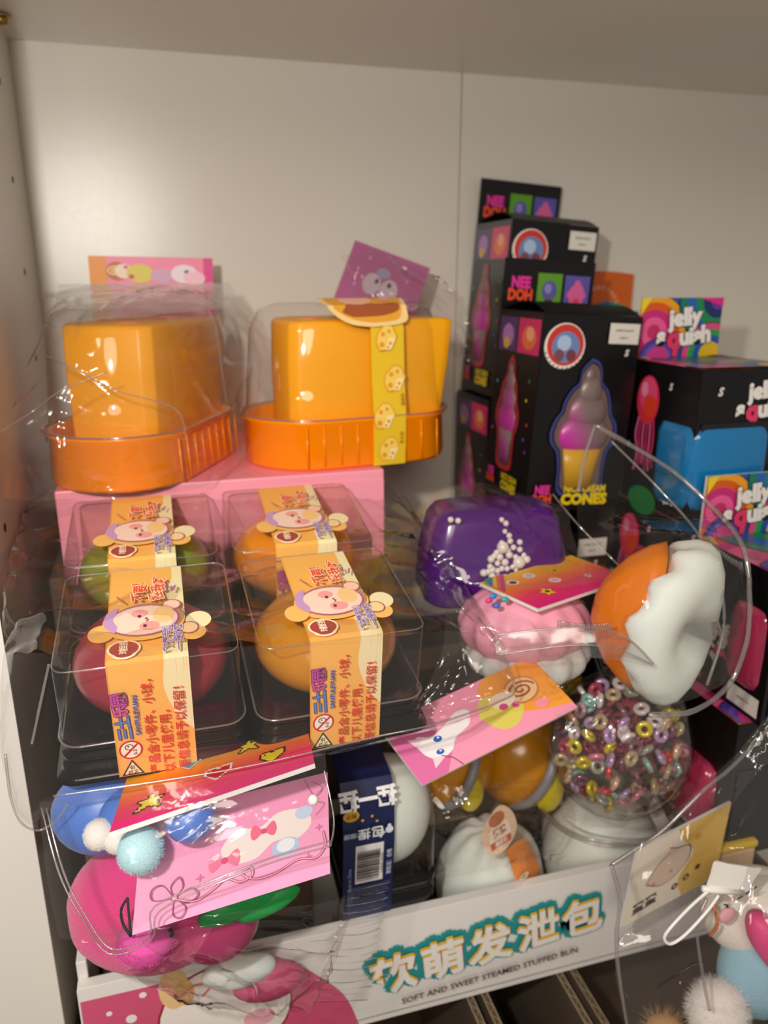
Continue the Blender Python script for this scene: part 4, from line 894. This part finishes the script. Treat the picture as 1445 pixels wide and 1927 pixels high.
mb = MB(); mb.tube(crline([P(240, 1690, .312), P(228, 1712, .311), P(232, 1740, .309), P(247, 1762, .306)], 14), .0007, 6); mb.tube(crline([P(240, 1690, .312), P(243, 1725, .309), P(247, 1762, .306)], 10), .0006, 6); mb.tube(crline([P(318, 1748, .31), P(324, 1756, .309), P(322, 1762, .309)], 6), .0009, 6); mb.build('cord_smile', M['ink'], t, world=True)
# a wrapped sweet-like toy in front of the tray
c = P(500, 1840, .35)
t = thing('wrapped_toy', 'pink and cream toy inside the crinkled clear wrapper at the tray front', 'toy', c)
mb = MB(); mb.ell(P(505, 1845, .368), (.022, .010, .012), 28, 16); mb.build('pink_half', mat('rose_gel', 'C8507A', .4), t, world=True)
mb = MB(); mb.ell(P(450, 1826, .368), (.022, .010, .009), 28, 16); mb.build('cream_half', M['whitesoft'], t, world=True)
# ------------------------------------------------------------------ lower right: plush in a bag, hang tag, yellow card
def plush_knit():
    c = P(1400, 1800, .31)
    t = thing('plush_rabbit', 'white knit plush in a sky blue coat with a hot pink heart, lower right corner', 'plush toy', c)
    mb = MB(); mb.ell(P(1418, 1712, .312), (.034, .026, .026), 40, 24); mb.build('head', M['knit'], t, world=True)
    mb = MB(); mb.ell(P(1448, 1812, .298), (.035, .022, .038), 40, 24); mb.build('coat', M['skyknit'], t, world=True)
    o_ = P(1478, 1800, .2760); ex, ez = Vector((.95, -.30, .05)).normalized(), Vector((-.25, .18, .95)).normalized(); en = ex.cross(ez).normalized()
    hp = spline([(0, .7), (.28, 1.0), (.72, .98), (.95, .6), (.85, .1), (.45, -.5), (0, -1.0), (-.45, -.5), (-.85, .1), (-.95, .6), (-.72, .98), (-.28, 1.0), (0, .7)], 5)[:-1]
    mb = MB(); mb.loft([[o_+ex*(x*.019*k)+ez*(y*.027*k)+en*d for x, y in hp] for k, d in ((.9, -.010), (1, -.004), (.97, .001), (.85, .0045), (.6, .007), (.25, .008))]); mb.build('heart', M['hotpink'], t, world=True)
    mb = MB(); q = P(1350, 1900, .288); mb.ell(q, (.018, .015, .017), 30, 18); fuzz(mb, q, (.0175, .0145, .0165), 3600, .005, 21, .00010); mb.build('paw', M['whitefuzz'], t, world=True)
    mb = MB(); q = P(1250, 1940, .30); mb.ell(q, (.012, .010, .008), 20, 12); fuzz(mb, q, (.012, .010, .008), 500, .008, 22, .0001); mb.build('tan_paw', mat('tan_fuzz', 'C8A068', .9), t, world=True)
    mb = MB(); mb.ell(P(1368, 1722, .2925), (.0055, .0022, .0055), 16, 10); mb.build('cheek', mat('pink_cheek', 'F0B4C0', .9), t, world=True)
    mb = MB(); mb.tube(crline([P(1388, 1692, .2885), P(1400, 1684, .2865), P(1410, 1678, .285), P(1424, 1668, .284)], 12), .0004, 5); mb.tube(crline([P(1362, 1702, .2905), P(1370, 1704, .2895), P(1366, 1708, .2895)], 6), .0005, 5); mb.build('stitched_eye', M['ink'], t, world=True)
    mb = MB(); mb.tube(crline([P(1342, 1700, .297), P(1350, 1740, .292), P(1336, 1760, .296)], 10), .0011, 6); mb.build('orange_piping', mat('orange_piping', 'D87A3A', .7), t, world=True)
plush_knit()
def egg_card(w=70, h=60):
    a = Art(); a.rect(0, 0, w, h, 'D8B458'); a.poly([(0, 0)]+spline([(44, 0), (38, 16), (46, 34), (36, 48), (30, h)], 6)+[(0, h)], 'E8E0D0')
    for q, c in ((1.0, '5A3A30'), (.95, 'D8C4B4')): a.poly(spline([(26+(x-26)*q, 32+(y-32)*q) for x, y in [(12, 26), (18, 38), (26, 44), (26, 48), (32, 45), (42, 42), (44, 32), (36, 22), (24, 19), (12, 26)]], 6), c)
    a.text('蛋蛋', 14, 10, 9, '4A3A34', .04, .1); a.ell(36, 12, 2.4, '3A302C'); a.ell(36, 12, 1.1, 'D8B458'); a.ell(44, 15, 2.4, '3A302C'); a.ell(44, 15, 1.1, 'D8B458'); a.ell(52, 19, 2, '3A302C'); a.ell(47, 46, 2.2, 'D89018'); a.ell(18, 24, 1, 'C87A6A'); a.ell(30, 28, 1, 'C87A6A')
    return a
card('header_card', 'yellow and cream card with a brown bun drawing inside the lower right bag', (P(1170, 1745, .345), P(1345, 1650, .352), P(1200, 1600, .352)), egg_card(), 70, 60, group='toy bag header cards')
t = thing('cake_piece', 'cream sponge toy with a yellow top in the lower right bag', 'toy', P(1385, 1590, .362))
mb = MB(); A = P(1345, 1625, .362); mb.box(A.x, A.x+.034, A.y, A.y+.020, A.z-.012, A.z+.006); mb.build('sponge', mat('sponge', 'D8B890', .7), t, smooth=False, world=True, bevel=.002)
mb = MB(); mb.box(A.x-.001, A.x+.035, A.y-.001, A.y+.021, A.z+.006, A.z+.012); mb.build('yellow_top', mat('yellow_sponge', 'D8B83A', .5), t, smooth=False, world=True, bevel=.002)
t = thing('hang_tag_loop', 'white plastic hang tag with an open loop on the plush bag', 'hang tag', P(1330, 1680, .285))
A, B, C_ = P(1328, 1668, .283), P(1400, 1676, .283), P(1345, 1620, .286); D_ = P(1428, 1632, .286)
mb = MB(); n = Vector((0, -1, .2)).normalized()*.0016
rr_ = crline([A, A+(C_-A)*.5, C_, C_+(D_-C_)*.3, D_-(D_-C_)*.15, D_, D_+(B-D_)*.5, B, A+(B-A)*.5, A], 36)
mb.loft([[p for p in rr_[:-1]], [p+n for p in rr_[:-1]]]); mb.build('tag_plate', M['tagwhite'], t, world=True, smooth=False)
mb = MB(); mb.tube([P(1322, 1672, .2815), P(1398, 1680, .2815)], .0018, 8); mb.build('clasp', M['tagwhite'], t, world=True)
mb = MB(); mb.tube(crline([P(1338, 1672, .281), P(1300, 1705, .279), P(1262, 1745, .277), P(1250, 1765, .277), P(1262, 1776, .2765), P(1290, 1758, .2765), P(1330, 1715, .278), P(1352, 1685, .280)], 40), .0009, 8); mb.build('loop', M['tagwhite'], t, world=True)
# ------------------------------------------------------------------ clear films, bags and clamshells
def bag(lab, nets, name='clear_bag', cat='plastic bag', group=None):
    """nets: (part name, rows of (u, v, Y), material, n, k, amp, freq, seed, kind, smooth)"""
    first = nets[0][1]; r = first[len(first)//2]; q = r[len(r)//2]
    t = thing(name, lab, cat, P(*q), group=group)
    for pn, rows, m, n, k, amp, fr, sd, kd, sm in nets:
        sheet(pn, [[P(*p) for p in row] for row in rows], M[m], t, n, k, amp, fr, sd, kd, sm)
    return t
def seam(t, name, pts, r=.0008, m='rim', n=40):
    mb = MB(); mb.tube(crline([P(*p) for p in pts], n), r, 6); return mb.build(name, M[m], t, world=True)
t = bag('big crinkled shrink bag around the four squishy ball packs', [
    ('film_top', [[(22, 965, .535), (110, 930, .525), (420, 900, .545), (700, 903, .55), (772, 962, .50)],
              [(8, 1080, .43), (105, 1050, .440), (450, 1035, .445), (770, 1010, .44), (868, 1090, .43)],
              [(6, 1230, .355), (92, 1228, .3255), (466, 1216, .3205), (822, 1188, .318), (925, 1200, .36)]], 'film', 90, 60, .0045, 62, 2, 'crease', True),
    ('film_front', [[(6, 1230, .355), (92, 1228, .3255), (466, 1216, .3205), (822, 1188, .318), (925, 1200, .36)],
              [(-4, 1380, .338), (86, 1370, .3235), (480, 1330, .3190), (825, 1280, .3165), (968, 1290, .35)],
              [(30, 1525, .332), (90, 1482, .3205), (486, 1432, .3165), (820, 1358, .3150), (955, 1312, .34)],
              [(70, 1560, .335), (125, 1516, .325), (490, 1448, .326), (812, 1374, .326), (900, 1345, .345)]], 'film', 90, 56, .0006, 48, 5, 'crease', True)], group=None)
seam(t, 'welded_corner', [(10, 1420, .33), (20, 1500, .327), (40, 1548, .325), (75, 1562, .328), (110, 1540, .327), (130, 1512, .325)], .0006)
seam(t, 'fold_line', [(60, 1400, .318), (75, 1330, .322), (92, 1250, .325)], .0006)
seam(t, 'hem', [(100, 1498, .311), (300, 1470, .309), (486, 1438, .306), (700, 1388, .305), (820, 1362, .305), (945, 1318, .338), (968, 1290, .35), (930, 1200, .362), (868, 1092, .43)], .0005)
t = bag('tall clear bag over the left yellow wedge toy, with reflective haze painted on its folded top', [
    ('film', [[(84, 548, .60), (200, 536, .615), (330, 536, .63), (432, 531, .645)],
              [(80, 612, .54), (200, 592, .50), (360, 576, .545), (466, 592, .625)],
              [(44, 720, .495), (150, 700, .474), (345, 705, .500), (489, 680, .60)],
              [(14, 820, .455), (100, 815, .465), (352, 825, .485), (484, 790, .575)],
              [(10, 935, .425), (110, 944, .462), (352, 922, .482), (474, 868, .545)]], 'bagfilm', 80, 80, .0042, 50, 9, 'crease', True),
    ('folded_top', [[(110, 532, .612), (260, 530, .618), (428, 530, .64)], [(104, 566, .585), (260, 560, .592), (440, 556, .62)], [(96, 606, .548), (230, 596, .555), (420, 578, .585)]], 'fold_haze', 30, 16, .0012, 90, 4, 'ridge', True)])
seam(t, 'gusset_line', [(2, 812, .46), (60, 775, .474), (115, 735, .470), (200, 700, .468)], .0005)
seam(t, 'gusset_line', [(85, 668, .50), (130, 690, .472), (220, 735, .470), (330, 770, .476), (350, 830, .480)], .0005)
t = bag('sparkly crinkled bag hanging below the mauve card', [
    ('film', [[(640, 480, .630), (720, 470, .632), (815, 520, .625)], [(690, 560, .615), (770, 560, .60), (880, 590, .61)], [(760, 640, .61), (820, 660, .60), (885, 680, .61)]], 'film', 50, 46, .0050, 90, 14, 'crease', True)])
t = bag('clear bag around the purple pearl toy', [
    ('film', [[(780, 945, .445), (900, 908, .46), (1070, 958, .44)], [(800, 1010, .408), (925, 1000, .405), (1090, 1035, .40)], [(830, 1080, .395), (950, 1110, .378), (1190, 1090, .378)]], 'bagfilm', 40, 34, .0026, 60, 21, 'crease', True)])
seam(t, 'hem', [(1040, 930, .44), (1090, 990, .42), (1160, 1060, .40), (1190, 1092, .38)], .0006)
t = bag('crinkled clear bag over the pale pink scalloped toy and kitten card', [
    ('film', [[(840, 1110, .375), (960, 1150, .362), (1070, 1190, .372)], [(830, 1230, .352), (960, 1230, .345), (1080, 1270, .355)], [(760, 1370, .342), (900, 1340, .338), (1040, 1310, .342)]], 'film', 60, 56, .0045, 66, 31, 'crease', True)])
t = thing('clamshell', 'clear ribbed clamshell around the orange and white gummy toy', 'plastic packaging', P(1240, 1165, .33))
sheet('shell', [[P(*p) for p in r] for r in [[(1120, 800, .405), (1185, 830, .40), (1275, 900, .395)], [(1088, 920, .385), (1200, 960, .372), (1345, 960, .375)], [(1090, 1050, .35), (1235, 1010, .325), (1400, 1030, .345)], [(1098, 1180, .33), (1245, 1160, .298), (1408, 1160, .33)], [(1130, 1280, .325), (1255, 1330, .305), (1385, 1280, .325)]]], M['clear'], t, 30, 36, .0010, 60, 3, 'ridge', True)
seam(t, 'rim_edge', [(1120, 800, .404), (1190, 840, .40), (1270, 890, .395), (1345, 960, .375), (1398, 1030, .345), (1410, 1120, .333), (1404, 1210, .328), (1370, 1290, .325), (1300, 1340, .312), (1220, 1345, .31)], .0016)
seam(t, 'rim_edge', [(1120, 800, .404), (1100, 860, .395), (1088, 925, .385)], .0013)
seam(t, 'rim_edge', [(1150, 830, .400), (1240, 920, .385), (1310, 1000, .36), (1350, 1080, .335), (1362, 1180, .325), (1330, 1290, .318)], .0008)
def ribs(nm, p0, p1, n, L0, r=.0005):
    mb = MB(); p0, p1 = Vector(p0), Vector(p1)
    for i in range(n+1):
        q = p0.lerp(p1, i/n)+Vector((0, 0, -.0015*math.sin(PI*i/n))); mb.tube([q, q+Vector(L0)], r, 5)
    o = mb.build(nm, M['rim'], t, world=True); return o
ribs('ribbed_edge', P(1050, 1168, .335), P(1150, 1172, .332), 22, (.0008, .001, -.0050))
ribs('ribbed_edge', P(1330, 1010, .35), P(1395, 1060, .338), 14, (.0025, .001, -.0050))
t = bag('clear zip strip curling in front of the pale pink toy', [
    ('strip', [[(930, 1195, .342), (1080, 1180, .330), (1170, 1195, .322), (1225, 1245, .318)], [(935, 1235, .338), (1080, 1215, .326), (1160, 1222, .319), (1228, 1252, .317)], [(940, 1255, .336), (1080, 1240, .325), (1160, 1242, .318), (1230, 1258, .3165)]], 'rim2', 30, 10, .0004, 60, 3, 'ridge', True)], 'zip_strip', 'plastic strip')
seam(t, 'zip_ridge', [(930, 1195, .342), (1080, 1180, .330), (1170, 1195, .322), (1228, 1248, .318)], .0006)
seam(t, 'zip_ridge', [(935, 1232, .338), (1080, 1214, .326), (1160, 1222, .319), (1228, 1251, .317)], .0006)
t = bag('thick clear moulded pouch over the blue toy and the ribbon bow card', [
    ('film', [[(75, 1510, .318), (250, 1482, .302), (430, 1455, .300), (612, 1415, .300)], [(85, 1640, .300), (230, 1630, .288), (420, 1570, .282), (618, 1520, .284)], [(110, 1765, .288), (215, 1770, .279), (400, 1660, .277), (620, 1585, .280)]], 'bagfilm', 50, 34, .0014, 44, 41, 'crease', True)])
for d in (0, 9): seam(t, 'moulded_rim', [(78+d, 1520, .316), (110+d, 1640, .298), (150+d, 1720, .288), (205+d*.6, 1795-d, .279), (285-d*.5, 1768-d, .2775), (300-d, 1715-d, .277), (410, 1662-d, .2765), (520, 1620-d, .278), (622, 1592-d, .2795)], .00045)
seam(t, 'moulded_rim', [(622, 1592, .2795), (628, 1540, .284), (610, 1450, .298)], .0004)
c = P(589, 1505, .284); mb = MB(); mb.ell(c, (.0024, .0024, .0024), 16, 10); tt = thing('loose_pearl', 'tiny loose pearl at the top right of the ribbon bow card', 'pearl', c); mb.build('pearl', M['pearl'], tt, world=True)
t = bag('crinkled clear sweet wrapper with a serrated end, over the front of the tray', [
    ('film', [[(168, 1748, .318), (300, 1735, .305), (450, 1715, .300), (600, 1700, .305), (668, 1680, .318)],
              [(215, 1800, .314), (340, 1780, .298), (480, 1770, .292), (600, 1765, .298), (655, 1750, .312)],
              [(270, 1850, .330), (380, 1850, .312), (500, 1850, .304), (590, 1840, .308), (625, 1820, .315)],
              [(340, 1880, .345), (420, 1900, .330), (500, 1915, .322), (580, 1900, .318), (600, 1880, .318)]], 'film', 80, 60, .0030, 72, 51, 'crease', True)], 'sweet_wrapper', 'plastic wrapper')
rows = []; A, B, C_, D_ = P(660, 1672, .318), P(730, 1655, .322), P(588, 1890, .318), P(690, 1885, .323)
mb = MB(); n, k = 60, 14; vs = []
for i in range(n+1):
    f = i/n; l, r = A.lerp(C_, f), B.lerp(D_, f); r = r+(r-l)*(.07 if i % 4 < 2 else 0)
    for j in range(k+1):
        g = j/k; p = l.lerp(r, g); vs.append(p+Vector((0, -1, .3))*(.0011*math.sin(i*1.75+.8*math.sin(g*3))+.004*math.sin(PI*f)*math.sin(PI*g)))
mb.add(vs, [(i*(k+1)+j, i*(k+1)+j+1, (i+1)*(k+1)+j+1, (i+1)*(k+1)+j) for i in range(n) for j in range(k)])
mb.build('serrated_seal', M['film'], t, smooth=False, world=True)
t = bag('loose clear bag around the egg labelled bun', [
    ('film', [[(745, 1470, .425), (900, 1478, .400), (1065, 1455, .415)], [(775, 1570, .405), (930, 1545, .388), (1085, 1560, .405)], [(812, 1660, .398), (950, 1630, .394), (1060, 1610, .400)]], 'film', 60, 50, .0042, 64, 61, 'crease', True)])
t = bag('clear film stretched over the bead bauble and tub bun', [
    ('film', [[(1045, 1345, .345), (1160, 1300, .335), (1290, 1320, .345)], [(1040, 1430, .335), (1160, 1420, .326), (1300, 1430, .340)], [(1060, 1540, .370), (1160, 1560, .365), (1270, 1520, .368)]], 'bagfilm', 40, 34, .0020, 60, 71, 'crease', True)])
seam(t, 'hem', [(1060, 1540, .370), (1100, 1565, .366), (1160, 1578, .364), (1240, 1580, .366)], .0009)
t = bag('soft clear bag around the knit plush in the lower right corner', [
    ('film', [[(1150, 1628, .305), (1300, 1500, .305), (1455, 1355, .315)], [(1162, 1720, .298), (1300, 1640, .292), (1465, 1560, .292)], [(1158, 1830, .292), (1300, 1800, .280), (1470, 1760, .258)], [(1180, 1945, .288), (1300, 1945, .272), (1470, 1945, .255)]], 'bagfilm', 60, 76, .0034, 54, 81, 'crease', True)])
seam(t, 'rolled_edge', [(1445, 1372, .313), (1380, 1440, .309), (1325, 1486, .305), (1250, 1560, .304), (1200, 1595, .304), (1150, 1628, .304)], .0011)
seam(t, 'rolled_edge', [(1150, 1628, .304), (1166, 1690, .299), (1160, 1760, .296), (1164, 1830, .292), (1182, 1940, .288)], .0012)
seam(t, 'rolled_edge', [(1330, 1690, .288), (1312, 1740, .284), (1318, 1810, .279), (1335, 1900, .272)], .0010)
t = bag('thin crumpled plastic corner sticking out at the right edge, above the plush bag', [
    ('film', [[(1330, 1500, .300), (1400, 1400, .30), (1460, 1330, .30)], [(1360, 1540, .296), (1420, 1460, .29), (1470, 1420, .29)]], 'film', 24, 16, .003, 80, 91, 'crease', True)])
